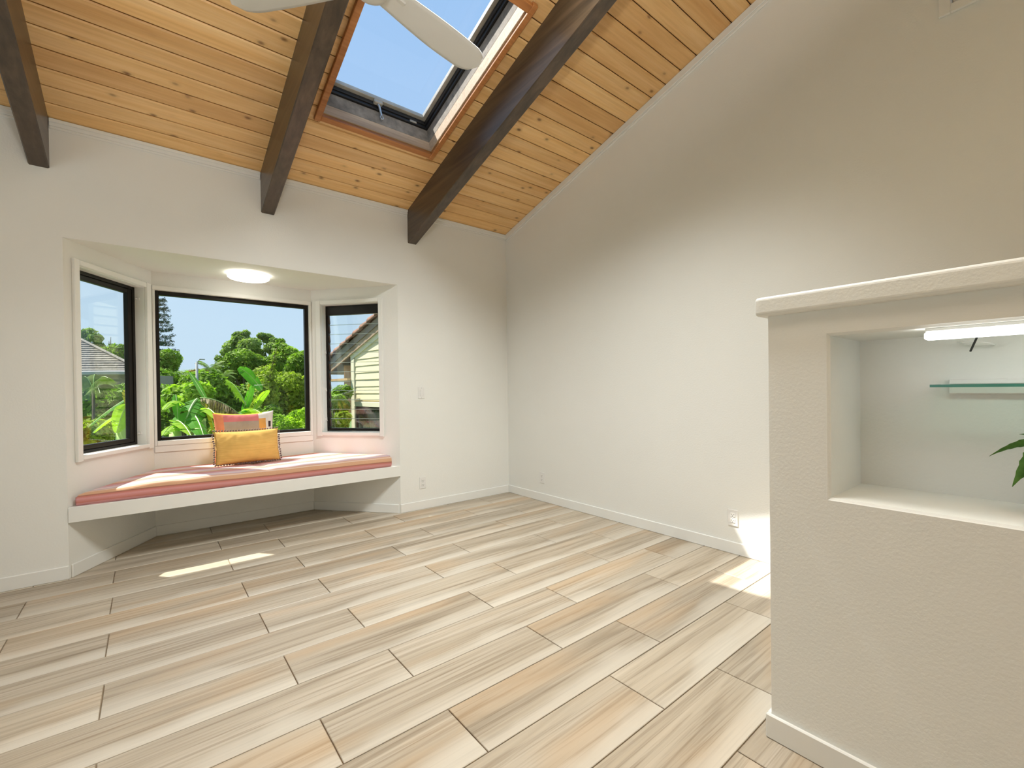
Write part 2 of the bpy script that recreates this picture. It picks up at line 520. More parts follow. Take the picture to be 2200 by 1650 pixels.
def quads_np(name, V, mat, parent=None, origin=None, **props):
    """V: (N,4,3) array of quads"""
    N = len(V)
    if origin is None:
        lo = V.reshape(-1, 3).min(0); hi = V.reshape(-1, 3).max(0)
        origin = ((lo[0] + hi[0]) / 2, (lo[1] + hi[1]) / 2, lo[2])
    me = bpy.data.meshes.new(name)
    me.vertices.add(N * 4); me.loops.add(N * 4); me.polygons.add(N)
    me.vertices.foreach_set('co', (V.reshape(-1, 3) - np.asarray(origin)).astype(np.float32).ravel())
    me.loops.foreach_set('vertex_index', np.arange(N * 4, dtype=np.int32))
    me.polygons.foreach_set('loop_start', np.arange(0, N * 4, 4, dtype=np.int32))
    me.materials.append(mat)
    me.update(calc_edges=True)
    me.validate()
    ob = bpy.data.objects.new(name, me)
    COL.objects.link(ob)
    loc = Vector(origin)
    if parent is not None:
        ob.parent = parent; loc = loc - wloc(parent)
    ob.location = loc
    for k, v_ in props.items():
        ob[k] = v_
    return ob

def thing(name, loc, label, cat, group=None, kind=None):
    o = bpy.data.objects.new(name, None)
    COL.objects.link(o)
    o.empty_display_size = 0.1
    o.location = loc
    o['label'] = label; o['category'] = cat
    if group: o['group'] = group
    if kind: o['kind'] = kind
    return o

def struct(mb, name, mat, label, cat, origin=None):
    return mb.build(name, mat, None, origin, label=label, category=cat, kind='structure')

# ------------------------------------------------------------------ bay geometry
BL0, BL1, BR1, BR0 = Vector((-0.42, YW, 0)), Vector((0.030, 4.82, 0)), Vector((1.290, 4.82, 0)), Vector((1.893, YW, 0))
def wframe(a, b):
    u = (b - a); L = u.length; u = u / L
    n = Vector((u.y, -u.x, 0))           # inward (towards the room)
    def T(s_, d_, z_):                   # d_ outward from the inner face
        p = a + u * s_ - n * d_
        return (p.x, p.y, z_)
    return T, L
TL, LL = wframe(BL0, BL1)
TC, LC = wframe(BL1, BR1)
TR_, LR = wframe(BR1, BR0)
WT = 0.12
SOFF = 2.217
WZ0, WZ1 = 0.785, 2.065
# openings, in each wall's own s
OPL = (0.105, 0.765)
OPC = (0.022, LC - 0.022)
OPR = (LR - 0.83, LR - 0.20)

# ------------------------------------------------------------------ floor
BAYHEX = [(-0.42, YW - 0.05), (1.893, YW - 0.05), (1.893, YW), (1.290, 4.82), (0.030, 4.82), (-0.42, YW)]
ROOM = [(XL, YR), (XW, YR), (XW, YW), (XL, YW)]
fb = MB()
fb.box((XL - 0.1, YR - 0.1, -0.25), (XW + 0.1, YW + 0.02, -0.007))
fb.prism([(-0.5, YW), (1.97, YW), (1.34, 4.9), (-0.02, 4.9)], -0.25, -0.007)
floor = struct(fb, 'floor', M['grout'], 'floor of pale wood-look plank tiles with brown grout', 'floor', (0, 0, 0))

def clip(poly, conv):
    out = poly
    n = len(conv)
    for i in range(n):
        a, b = conv[i], conv[(i + 1) % n]
        inp, out = out, []
        if not inp: return []
        def side(p): return (b[0] - a[0]) * (p[1] - a[1]) - (b[1] - a[1]) * (p[0] - a[0])
        for k in range(len(inp)):
            p, q = inp[k - 1], inp[k]
            sp_, sq = side(p), side(q)
            if (sp_ >= 0) != (sq >= 0):
                t = sp_ / (sp_ - sq)
                out.append((p[0] + (q[0] - p[0]) * t, p[1] + (q[1] - p[1]) * t))
            if sq >= 0: out.append(q)
    return out
def area(p):
    return 0.5 * abs(sum(p[i][0] * p[(i + 1) % len(p)][1] - p[(i + 1) % len(p)][0] * p[i][1] for i in range(len(p))))

ROWP, TLEN, GR = 0.2596, 0.996, 0.0045
fullmesh = None
for k in range(-12, 15):
    y0 = 1.213 + ROWP * k + GR / 2; y1 = 1.213 + ROWP * (k + 1) - GR / 2
    ym = (y0 + y1) / 2
    base = (0.843 if k % 2 == 0 else 0.462) - 0.021 * (ym - 2.0)
    for j in range(-5, 5):
        x0 = base + j * TLEN + GR / 2; x1 = base + (j + 1) * TLEN - GR / 2
        rect = [(x0, y0), (x1, y0), (x1, y1), (x0, y1)]
        pieces = []
        if y1 <= YW:
            pieces = [clip(rect, ROOM)]
        else:
            pieces = [clip(rect, BAYHEX)]
            if y0 < YW:
                pieces.append(clip(rect, [(XL, YR), (-0.422, YR), (-0.422, YW), (XL, YW)]))
                pieces.append(clip(rect, [(1.895, YR), (XW, YR), (XW, YW), (1.895, YW)]))
                if y0 < YW - 0.05: pass
        for pc in pieces:
            if len(pc) < 3 or area(pc) < 0.0006: continue
            cx = (x0 + x1) / 2
            if abs(area(pc) - (x1 - x0) * (y1 - y0)) < 1e-6:
                if fullmesh is None:
                    t = MB().prism(rect, -0.007, 0.0, 0, 0.0018).build('tile', M['tile'], floor, (cx, ym, 0))
                    fullmesh = t.data
                else:
                    t = bpy.data.objects.new('tile', fullmesh); COL.objects.link(t)
                    t.parent = floor; t.location = (cx, ym, 0)
            else:
                MB().prism(pc, -0.007, 0.0, 0, 0.0018).build('tile', M['tile'], floor, (cx, ym, 0))

# ------------------------------------------------------------------ ceiling: roof slab with skylight holes, pine boards below it
def cells(u0, u1, v0, v1, holes):
    us = sorted({u0, u1, *[h[0] for h in holes], *[h[1] for h in holes]})
    vs2 = sorted({v0, v1, *[h[2] for h in holes], *[h[3] for h in holes]})
    for i in range(len(us) - 1):
        for j in range(len(vs2) - 1):
            cu, cv = (us[i] + us[i + 1]) / 2, (vs2[j] + vs2[j + 1]) / 2
            if not (u0 <= cu <= u1 and v0 <= cv <= v1): continue
            if any(h[0] < cu < h[1] and h[2] < cv < h[3] for h in holes): continue
            yield us[i], us[i + 1], vs2[j], vs2[j + 1]
VTOP = vy(YR)
EAVE_V = -1.145
cb = MB()
for (a, b, c, d_) in cells(XL - 0.12, XW + 0.12, EAVE_V, VTOP + 0.15, SKY_HOLES):
    cb.box((a, c, 0.022), (b, d_, 0.13), RP)
ceiling = struct(cb, 'ceiling', M['deck'], 'sloping ceiling of orange knotty pine boards between dark beams', 'ceiling', RP(0, 0, 0))
BP = 0.1302 / CT
beam_x = [(-1.85, -1.755), (-0.567, -0.472), (0.727, 0.824), (2.007, 2.100)]
k = 0
while k * BP < VTOP:
    v0, v1 = k * BP + 0.0028, min((k + 1) * BP - 0.0028, VTOP)
    segs = [(XL, XW)]
    for h in SKY_HOLES:
        if v1 > h[2] + 0.004 and v0 < h[3] - 0.004:
            ns = []
            for (a, b) in segs:
                if h[0] > a and h[1] < b:
                    # split boards that only partly meet the hole: keep them cut back to the trim line
                    ns += [(a, h[0]), (h[1], b)]
                else:
                    ns.append((a, b))
            segs = ns
    for (a, b) in segs:
        # butt joints hidden over beams
        cuts = [a] + [(p + q) / 2 for (p, q) in beam_x if a + 0.2 < p and q < b - 0.2 and random.random() < 0.45] + [b]
        for i in range(len(cuts) - 1):
            um = (cuts[i] + cuts[i + 1]) / 2
            o_ = MB().box((cuts[i] + 0.0004, v0, 0.0), (cuts[i + 1] - 0.0004, v1, 0.021), RP, 0.0075).build('board', M['pine'], ceiling, RP(um, (v0 + v1) / 2, 0))
    # boards shortened beside a skylight end need short infill strips at its lower and upper edge
    for h in SKY_HOLES:
        if v1 > h[2] + 0.004 and v0 < h[3] - 0.004:
            if v0 < h[2] - 0.004:
                MB().box((h[0], v0, 0.0), (h[1], h[2], 0.021), RP, 0.003).build('board', M['pine'], ceiling, RP((h[0] + h[1]) / 2, v0, 0))
            if v1 > h[3] + 0.004:
                MB().box((h[0], h[3], 0.0), (h[1], v1, 0.021), RP, 0.003).build('board', M['pine'], ceiling, RP((h[0] + h[1]) / 2, v1, 0))
    k += 1

beam_lab = ['dark stained ceiling beam beyond the left edge of the view', 'dark ceiling beam nearest the left edge, ending above the bay window',
            'middle dark ceiling beam left of the skylight, carrying the white fan', 'glossy dark ceiling beam right of the skylight, nearest the tall right wall']
for (a, b), lab in zip(beam_x, beam_lab):
    mb = MB()
    dep = 0.318
    P = []
    yb = YR
    for x in (a, b):
        P += [(x, YW, zceil(YW)), (x, YW, zceil(YW) - dep), (x, yb, zceil(yb) - dep), (x, yb, zceil(yb))]
    # slightly eased lower edges
    e = 0.006
    prof = [(a, 0.0), (a, -dep + e), (a + e, -dep), (b - e, -dep), (b, -dep + e), (b, 0.0)]
    n = len(prof)
    V = [(x, YW, zceil(YW) + dz) for x, dz in prof] + [(x, yb, zceil(yb) + dz) for x, dz in prof]
    F = [(i, i + 1, n + i + 1, n + i) for i in range(n - 1)] + [(n - 1, 0, n, 2 * n - 1), tuple(range(n))[::-1], tuple(range(n, 2 * n))]
    mb.pts(V, F)
    mb.build('ceiling_beam', M['beam'], None, ((a + b) / 2, YW, Z0 - dep), label=lab, category='beam', group='dark ceiling beams')

# ------------------------------------------------------------------ walls
# window wall
mb = MB()
def quadwall(mb, x0, x1, z0, z1a, y0, y1):
    mb.box((x0, y0, z0), (x1, y1, z1a))
ZT = zceil(YW) + 0.005
mb.box((XL, YW, -0.02), (-0.42, YW + WT, ZT)); mb.box((1.893, YW, -0.02), (XW + 0.1, YW + WT, ZT)); mb.box((-0.42, YW, SOFF), (1.893, YW + WT, ZT))
struct(mb, 'wall_back', M['wall'], 'white window wall with the bay opening below the beams', 'wall', (0, YW, 0))

# right wall with a high window
WIN5 = (-0.85, 0.385, 3.135, 3.80)      # y0,y1,z0,z1
mb = MB()
def slab_x(mb, x0, x1, ya, yb, za, zb_fn):
    P = []
    for x in (x0, x1):
        P += [(x, ya, za), (x, yb, za), (x, yb, zb_fn(yb)), (x, ya, zb_fn(ya))]
    mb.pts(P, [(0, 1, 2, 3), (7, 6, 5, 4), (0, 4, 5, 1), (1, 5, 6, 2), (2, 6, 7, 3), (3, 7, 4, 0)])
zt = lambda y: zceil(y) + 0.01
slab_x(mb, XW, XW + 0.12, WIN5[1], YW + WT, -0.02, zt)
slab_x(mb, XW, XW + 0.12, YR - 0.1, WIN5[0], -0.02, zt)
slab_x(mb, XW, XW + 0.12, WIN5[0], WIN5[1], -0.02, lambda y: WIN5[2])
slab_x(mb, XW, XW + 0.12, WIN5[0], WIN5[1], WIN5[3], zt)
struct(mb, 'wall_right', M['wall'], 'tall bare white wall on the right, rising with the sloping ceiling', 'wall', (XW, 1, 0))
mb = MB()
slab_x(mb, XL - 0.12, XL, WINL[1], YW + WT, -0.02, zt); slab_x(mb, XL - 0.12, XL, YR - 0.1, WINL[0], -0.02, zt)
slab_x(mb, XL - 0.12, XL, WINL[0], WINL[1], -0.02, lambda y: WINL[2]); slab_x(mb, XL - 0.12, XL, WINL[0], WINL[1], WINL[3], zt)
struct(mb, 'wall_left', M['wall'], 'white side wall left of the view', 'wall', (XL, 1, 0))
mb = MB(); mb.box((XL, YR - 0.12, -0.02), (XW, YR, zceil(YR) + 0.01))
struct(mb, 'wall_rear', M['wall'], 'white rear wall behind the viewpoint', 'wall', (0, YR, 0))

# bay walls with window openings
def bay_wall(name, T, L, op, label, m0=0.0, m1=0.0):
    mb = MB()
    z0, z1 = -0.02, SOFF
    a, b = op
    for (s0, s1, za, zb) in ((0, a, z0, z1), (b, L, z0, z1), (a, b, z0, WZ0), (a, b, WZ1, z1)):
        P = []
        for s_ in (s0, s1):
            so = s_
            if s_ == 0: so = s_ - m0
            if s_ == L: so = s_ + m1
            for d_, ss in ((0, s_), (WT, so)):
                P += [T(ss, d_, za), T(ss, d_, zb)]
        mb.pts(P, [(0, 1, 3, 2), (4, 6, 7, 5), (0, 4, 5, 1), (2, 3, 7, 6), (0, 2, 6, 4), (1, 5, 7, 3)])
    return struct(mb, name, M['wall'], label, 'wall')
bay_wall('wall_bay_left', TL, LL, OPL, 'angled left wall of the window bay', 0.0, 0.06)
bay_wall('wall_bay_centre', TC, LC, OPC, 'back wall of the window bay under the wide window', 0.06, 0.06)
bay_wall('wall_bay_right', TR_, LR, OPR, 'angled right wall of the window bay beside the louvres', 0.06, 0.0)
mb = MB(); mb.prism([(-0.42, YW + 0.002), (1.893, YW + 0.002), (1.92, YW + 0.05), (1.36, 4.95), (-0.04, 4.95), (-0.45, YW + 0.05)], SOFF - 0.0015, SOFF + 0.05)
struct(mb, 'ceiling_bay', M['wall'], 'flat white ceiling of the window bay holding the round lamp', 'ceiling')

mb = MB(); mb.prism([(-0.10, 4.83), (1.47, 4.83), (1.47, 5.10), (-0.10, 5.10)], SOFF + 0.052, SOFF + 0.11)  # added eave slab, out of view, stops a sun strip reaching the floor
struct(mb, 'trim_eave', M['creamtrim_w'], 'small outside eave above the picture window of the bay', 'trim')

# half wall with niche
HX, HY, HT = 1.637, 0.645, 0.375
NY1, NY0, NZ0, NZ1, ND = 0.469, -0.62, 0.848, 1.349, 0.318
mb = MB()
hx1 = HX + HT
rb = 0.008
def hw_ring():
    # front face with hole and softened niche edge
    o4 = [(HY, 0.0), (HY, 1.435), (YR, 1.435), (YR, 0.0)]
    i4 = [(NY1 + rb, NZ0 - rb), (NY1 + rb, NZ1 + rb), (NY0 - rb, NZ1 + rb), (NY0 - rb, NZ0 - rb)]
    j4 = [(NY1, NZ0), (NY1, NZ1), (NY0, NZ1), (NY0, NZ0)]
    V = [(HX, y, z) for y, z in o4] + [(HX, y, z) for y, z in i4] + [(HX + rb * 0.35, y + (NY1 - i4[0][0]) * (0.3 if y > 0 else -0.3), z + (rb * 0.3 if z < 1 else -rb * 0.3)) for y, z in i4]
    V += [(HX + rb, y, z) for y, z in j4] + [(HX + ND, y, z) for y, z in j4]
    V += [(hx1, y, z) for y, z in o4]
    F = []
    for r0, r1 in ((0, 4), (4, 8), (8, 12), (12, 16)):
        for i in range(4):
            j = (i + 1) % 4
            F.append((r0 + i, r0 + j, r1 + j, r1 + i))
    F.append((16, 17, 18, 19))
    for i in range(4):
        j = (i + 1) % 4
        F.append((i, 20 + i, 20 + j, j))
    F.append((23, 22, 21, 20))
    return V, F
V, F = hw_ring()
mb.pts(V, F)
struct(mb, 'wall_half', M['wall'], 'white half wall on the right with a recessed lit niche', 'wall', (HX, 0, 0))
# rounded cap
mb = MB()
x0, x1, z0, z1, rr = HX - 0.03, hx1 + 0.03, 1.432, 1.495, 0.012
# order corners clockwise starting lower-left
def arc(cx_, cz_, a0, a1):
    return [(cx_ + rr * math.cos(R(a0 + (a1 - a0) * q / 4)), cz_ + rr * math.sin(R(a0 + (a1 - a0) * q / 4))) for q in range(5)]
prof = arc(x0 + rr, z0 + rr, 270, 180) + arc(x0 + rr, z1 - rr, 180, 90) + arc(x1 - rr, z1 - rr, 90, 0) + arc(x1 - rr, z0 + rr, 0, -90)
n = len(prof)
ys = [(HY + 0.03, 0.9), (HY + 0.026, 0.97), (HY + 0.018, 1.0), (YR, 1.0)]
cxm, czm = (x0 + x1) / 2, (z0 + z1) / 2
V = []
for (y, kk) in ys:
    kx = 1 - (1 - kk) * 0.2; kz = kk
    V += [(cxm + (x - cxm) * kx, y, czm + (z - czm) * kz) for x, z in prof]
F = [tuple(range(n))]
for r_ in range(3):
    for i in range(n):
        j = (i + 1) % n
        F.append((r_ * n + i, (r_ + 1) * n + i, (r_ + 1) * n + j, r_ * n + j))
F.append(tuple(range(3 * n, 4 * n))[::-1])
mb.pts(V, F)
struct(mb, 'trim_cap', M['wall'], 'rounded white cap along the top of the half wall', 'trim', (HX, HY, 1.432))

# baseboards
BH, BT = 0.086, 0.012
def bb_box(name, a, b, T, label):
    mb = MB(); mb.box(a, b, T, 0.0035)
    return struct(mb, name, M['white'], label, 'baseboard')
bb_box('baseboard_back_left', (XL, YW - BT, 0.0), (-0.418, YW, BH), None, 'white baseboard on the window wall left of the bay')
bb_box('baseboard_back_right', (1.890, YW - BT, 0.0), (XW - BT, YW, BH), None, 'white baseboard on the window wall between bay and corner')
bb_box('baseboard_right', (XW - BT, YR, 0.0), (XW, YW - 0.001, BH), None, 'white baseboard along the tall right wall')
bb_box('baseboard_left', (XL, YR, 0.0), (XL + BT, YW - 0.013, BH), None, 'white baseboard along the left wall outside the view')
bb_box('baseboard_rear', (XL + BT, YR, 0.0), (HX - 0.015, YR + BT, BH), None, 'white baseboard along the rear wall behind the viewpoint')
bb_box('baseboard_bay_left', (0.014, -BT, 0.0), (LL - 0.006, 0.0, BH), TL, 'white baseboard under the bench on the left bay wall')
bb_box('baseboard_bay_centre', (0.004, -BT, 0.0), (LC - 0.004, 0.0, BH), TC, 'white baseboard under the bench on the bay back wall')
bb_box('baseboard_bay_right', (0.006, -BT, 0.0), (LR - 0.014, 0.0, BH), TR_, 'white baseboard under the bench on the right bay wall')
bb_box('baseboard_half', (HX - 0.014, YR, 0.0), (HX, HY + 0.014, 0.082), None, 'white baseboard at the foot of the half wall')
bb_box('baseboard_half_end', (HX, HY, 0.0), (hx1, HY + 0.014, 0.082), None, 'white baseboard across the end of the half wall')

# crown trim on the window wall between the beams: two stepped strips
edges = [XL] + [v for p in beam_x for v in p] + [XW]
tn = 1
labs = ['far left of the view', 'left of the first beam', 'between the first and middle beam', 'between the middle beam and the beam right of the skylight', 'between the last beam and the room corner']
for i in range(0, len(edges), 2):
    a, b = edges[i] + 0.002, edges[i + 1] - 0.002
    mb = MB()
    mb.box((a, YW - 0.014, Z0 - 0.044), (b, YW, Z0 + 0.0), None, 0.003)
    mb.box((a, YW - 0.022, Z0 - 0.022), (b, YW - 0.0135, Z0 + 0.002), None, 0.003)
    mb.box((a, YW - 0.009, Z0 - 0.060), (b, YW, Z0 - 0.0435), None, 0.003)
    struct(mb, 'trim_%d' % tn, M['white'], 'stepped white crown strip on the window wall, ' + labs[i // 2], 'trim'); tn += 1
mb = MB()
def Rw(u, v, wz): return RP(u, v, wz)
mb.box((XW - 0.020, 0.0, -0.055), (XW, VTOP, -0.001), RP, 0.003)
mb.box((XW - 0.013, 0.0, -0.075), (XW, VTOP, -0.0545), RP, 0.004)
struct(mb, 'trim_%d' % tn, M['white'], 'white sloping trim along the top of the right wall', 'trim', RP(XW, 0, 0)); tn += 1

# ------------------------------------------------------------------ bay windows
def frame_boards(T, s0, s1, z0, z1, d0, d1, wl, wr, wt, wb, name, mat, parent, bev=0.003):
    """four separate bars of a frame"""
    out = []
    for (a, b, c, e) in ((s0, s0 + wl, z0, z1), (s1 - wr, s1, z0, z1), (s0 + wl, s1 - wr, z1 - wt, z1), (s0 + wl, s1 - wr, z0, z0 + wb)):
        out.append(MB().box((a, d0, c), (b, d1, e), T, bev).build(name, mat, parent))
    return out

def base_pt(T, s_): return Vector(T(s_, 0, WZ0))
# left casement
win = thing('window_1', base_pt(TL, 0.43), 'black framed casement window on the left side of the bay', 'window', kind='structure')
a, b = OPL
frame_boards(TL, a, b, WZ0, WZ1, 0.068, 0.115, 0.03, 0.03, 0.03, 0.02, 'window_frame', M['black'], win)
sash = frame_boards(TL, a + 0.032, b - 0.032, WZ0 + 0.021, WZ1 - 0.032, 0.074, 0.110, 0.036, 0.042, 0.034, 0.034, 'sash', M['black'], win)
MB().box((a + 0.066, 0.089, WZ0 + 0.052), (b - 0.072, 0.095, WZ1 - 0.063), TL).build('pane', M['casement'], win)
# casing boards, stool
def casing(T, op, parent, near, far, ncas=0.043, fcas=0.043, t=0.022, mat=M['white']):
    s0, s1 = op
    MB().box((s0 - near, -t, WZ0 - 0.04), (s0, 0.0, WZ1 + 0.038), T, 0.003).build('casing', mat, parent)
    MB().box((s1, -t, WZ0 - 0.04), (s1 + far, 0.0, WZ1 + 0.038), T, 0.003).build('casing', mat, parent)
    MB().box((s0, -t * 0.9, WZ1), (s1, 0.0, WZ1 + 0.036), T, 0.003).build('casing', mat, parent)
    MB().box((s0, -t * 1.05, WZ0 - 0.03), (s1, 0.066, WZ0), T, 0.003).build('sill', mat, parent)
casing(TL, OPL, win, 0.043, 0.055)
# white jamb liners
for (s_, e) in ((a, 0.006), (b - 0.006, 0.006)):
    MB().box((s_, 0.0, WZ0), (s_ + e, 0.068, WZ1), TL).build('jamb', M['white'], win)
MB().box((a, 0.0, WZ1 - 0.006), (b, 0.068, WZ1), TL).build('jamb', M['white'], win)
# handle and latches
h = MB(); h.box((a + 0.012, 0.040, 1.335), (a + 0.032, 0.068, 1.405), TL, 0.004); h.box((a + 0.016, 0.018, 1.30), (a + 0.028, 0.040, 1.395), TL, 0.004)
h.build('handle', M['black'], win)
for zz in (0.865, 1.955):
    l = MB(); l.box((b - 0.012, 0.030, zz), (b - 0.006, 0.062, zz + 0.022), TL, 0.002); l.box((b - 0.030, 0.040, zz + 0.006), (b - 0.012, 0.054, zz + 0.014), TL, 0.002)
    l.build('latch', M['plastic'], win)

# centre picture window
win = thing('window_2', base_pt(TC, LC / 2), 'wide fixed picture window in the middle of the bay with thin black frame', 'window', kind='structure')
a, b = OPC
frame_boards(TC, a, b, WZ0 + 0.012, WZ1, 0.022, 0.070, 0.026, 0.036, 0.036, 0.024, 'window_frame', M['black'], win)
MB().box((a + 0.024, 0.043, WZ0 + 0.034), (b - 0.034, 0.049, WZ1 - 0.034), TC).build('pane', M['glass'], win)
MB().box((a - 0.018, -0.016, WZ1), (b + 0.018, 0.0, WZ1 + 0.036), TC, 0.003).build('casing', M['white'], win)
MB().box((a - 0.018, -0.013, WZ0 - 0.03), (a, 0.0, WZ1), TC, 0.002).build('casing', M['white'], win)
MB().box((b, -0.013, WZ0 - 0.03), (b + 0.018, 0.0, WZ1), TC, 0.002).build('casing', M['white'], win)
MB().box((a, -0.018, WZ0 - 0.03), (b, 0.066, WZ0 + 0.011), TC, 0.003).build('sill', M['white'], win)
MB().box((a - 0.018, -0.012, WZ0 - 0.085), (b + 0.018, 0.0, WZ0 - 0.031), TC, 0.003).build('apron', M['white'], win)

# right louvre window
win = thing('window_3', base_pt(TR_, LR / 2), 'narrow louvre window with glass slats on the right side of the bay', 'window', kind='structure')
a, b = OPR
MB().box((a, 0.066, WZ1 - 0.098), (b, 0.112, WZ1), TR_, 0.003).build('head_rail', M['black'], win)
MB().box((a, 0.066, WZ0 + 0.006), (b, 0.112, WZ0 + 0.034), TR_, 0.003).build('bottom_rail', M['black'], win)
MB().box((a, 0.070, WZ0 + 0.034), (a + 0.028, 0.110, WZ1 - 0.098), TR_, 0.003).build('window_frame', M['black'], win)
MB().box((b - 0.028, 0.070, WZ0 + 0.034), (b, 0.110, WZ1 - 0.098), TR_, 0.003).build('window_frame', M['black'], win)
NS = 12
zz0, zz1 = WZ0 + 0.036, WZ1 - 0.100
ph = (zz1 - zz0) / NS
brown = simple('bronze_clip', (0.06, 0.035, 0.025), 0.4)
for i in range(NS):
    zc = zz0 + ph * (i + 0.5)
    tilt = R(7)
    def TT(s_, d_, z_, zc=zc):
        dy = d_ * math.cos(tilt) + z_ * math.sin(tilt) * -1
        dz = -d_ * math.sin(tilt) * -1 + z_ * math.cos(tilt)
        return TR_(s_, 0.086 + dy, zc + dz)
    sl = MB().box((a + 0.034, -0.0026, -ph * 0.54), (b - 0.034, 0.0026, ph * 0.54), TT, 0.0008).build('slat', M['louvre'], win)
    for s_ in (a + 0.028, b - 0.040):
        MB().box((s_, -0.008, -ph * 0.36), (s_ + 0.012, 0.008, ph * 0.36), TT, 0.002).build('clip', brown, win)
    for q in (-1,):
        MB().box((a + 0.036, -0.0032, -ph * 0.555), (b - 0.036, 0.0032, -ph * 0.515), TT).build('slat_edge', simple('slat_edge_glass', (0.55, 0.62, 0.60), 0.2) if i == 0 and q == -1 and 'slat_edge_glass' not in bpy.data.materials else bpy.data.materials['slat_edge_glass'], sl)
casing(TR_, OPR, win, 0.050, 0.043)
for (s_, e) in ((a, 0.006), (b - 0.006, 0.006)):
    MB().box((s_, 0.0, WZ0), (s_ + e, 0.066, WZ1), TR_).build('jamb', M['white'], win)
MB().box((a, 0.0, WZ1 - 0.006), (b, 0.066, WZ1), TR_).build('jamb', M['white'], win)
for zz in (0.90, 1.20, 1.58):
    l = MB(); l.box((a + 0.006, 0.035, zz), (a + 0.012, 0.062, zz + 0.03), TR_, 0.002); l.tube([TR_(a + 0.010, 0.045, zz + 0.02), TR_(a + 0.030, 0.03, zz - 0.004)], 0.004, 6)
    l.build('crank', M['plastic'], win)

# ------------------------------------------------------------------ skylight
hu0, hu1, hv0, hv1 = SKY_HOLES[0]
win = thing('window_4', RP((hu0 + hu1) / 2, hv0, 0.0), 'wood-lined skylight with a crank handle between two beams', 'window', kind='structure')
SK = 0.265
def ring4(t, d0, d1, name, mat, grow=0.0, bev=0.002):
    # lining boards against the hole sides
    a, b, c, e = hu0, hu1, hv0, hv1
    MB().box((a - 0.0, c, d0), (a + t, e, d1), RP, bev).build(name, mat, win)
    MB().box((b - t, c, d0), (b, e, d1), RP, bev).build(name, mat, win)
    MB().box((a + t, c, d0), (b - t, c + t, d1), RP, bev).build(name, mat, win)
    MB().box((a + t, e - t, d0), (b - t, e, d1), RP, bev).build(name, mat, win)
ring4(0.010, 0.0, 0.085, 'lining_board', M['curbwood'])
ring4(0.009, 0.086, SK - 0.06, 'curb_board', M['curbgrey'])
# outer curb above the roof
a, b, c, e = hu0, hu1, hv0, hv1
for (q0, q1) in (((a - 0.04, c - 0.04), (a, e + 0.04)), ((b, c - 0.04), (b + 0.04, e + 0.04)), ((a, c - 0.04), (b, c)), ((a, e), (b, e + 0.04))):
    MB().box((*q0, 0.12), (*q1, SK + 0.0), RP).build('outer_curb', M['curbgrey'], win)
ring4(0.024, SK - 0.058, SK - 0.034, 'gasket', M['rubber'])
ring4(0.034, SK - 0.033, SK - 0.001, 'gasket', M['rubber'])
def ring_at(t, off, d0, d1, name, mat):
    a2, b2, c2, e2 = hu0 + off, hu1 - off, hv0 + off, hv1 - off
    MB().box((a2, c2, d0), (a2 + t, e2, d1), RP, 0.003).build(name, mat, win)
    MB().box((b2 - t, c2, d0), (b2, e2, d1), RP, 0.003).build(name, mat, win)
    MB().box((a2 + t, c2, d0), (b2 - t, c2 + t, d1), RP, 0.003).build(name, mat, win)
    MB().box((a2 + t, e2 - t, d0), (b2 - t, e2, d1), RP, 0.003).build(name, mat, win)
ring_at(0.036, 0.026, SK, SK + 0.035, 'sash', M['alu'])
MB().box((hu0 + 0.055, hv0 + 0.055, SK + 0.018), (hu1 - 0.055, hv1 - 0.055, SK + 0.024), RP).build('pane', M['skyglass'], win)
# trim boards below the ceiling
def trimb(a2, b2, c2, e2): MB().box((a2, c2, -0.030), (b2, e2, -0.001), RP, 0.003).build('trim_board', M['skytrim'], win)
trimb(hu0 - 0.040, hu0 + 0.002, hv0 - 0.055, hv1 + 0.06); trimb(hu1 - 0.002, hu1 + 0.036, hv0 - 0.055, hv1 + 0.06)
trimb(hu0 + 0.002, hu1 - 0.002, hv0 - 0.045, hv0 + 0.002); trimb(hu0 + 0.002, hu1 - 0.002, hv1 - 0.002, hv1 + 0.05)
# crank handle
um = (hu0 + hu1) / 2 - 0.005
h = MB(); h.box((um - 0.035, hv0 + 0.028, SK - 0.030), (um + 0.035, hv0 + 0.062, SK + 0.002), RP, 0.006)
hb = h.build('crank_housing', M['alu'], win)
h = MB()
h.tube([RP(um, hv0 + 0.045, SK - 0.03), RP(um + 0.004, hv0 + 0.050, SK - 0.055), RP(um + 0.012, hv0 + 0.046, SK - 0.135)], [0.010, 0.009, 0.008], 8)
ring = []
for q in range(13):
    aa = 2 * math.pi * q / 12
    ring.append(RP(um + 0.013 + 0.012 * math.cos(aa), hv0 + 0.045, SK - 0.147 + 0.016 * math.sin(aa)))
h.tube(ring, 0.0042, 6)
h.build('crank_handle', M['metal'], hb)
l = MB(); l.box((hu1 - 0.17, hv0 + 0.010, SK - 0.05), (hu1 - 0.11, hv0 + 0.03, SK - 0.02), RP, 0.003)
l.build('hinge', M['alu'], win)
# curbs and panes of the added fill skylights, out of view
for i, h_ in enumerate(SKY_HOLES[1:]):
    w5 = thing('window_%d' % (5 + i), RP((h_[0] + h_[1]) / 2, h_[2], 0), 'skylight overhead behind the viewpoint, ' + ('right' if i == 0 else 'left') + ' of the pair', 'window', kind='structure')
    a, b, c, e = h_
    for (q0, q1) in (((a - 0.03, c - 0.03), (a, e + 0.03)), ((b, c - 0.03), (b + 0.03, e + 0.03)), ((a, c - 0.03), (b, c)), ((a, e), (b, e + 0.03))):
        MB().box((*q0, 0.0), (*q1, 0.24), RP).build('curb_board', M['curbwood'], w5)
    MB().box((a, c, 0.242), (b, e, 0.248), RP).build('pane', M['frosted'], w5)

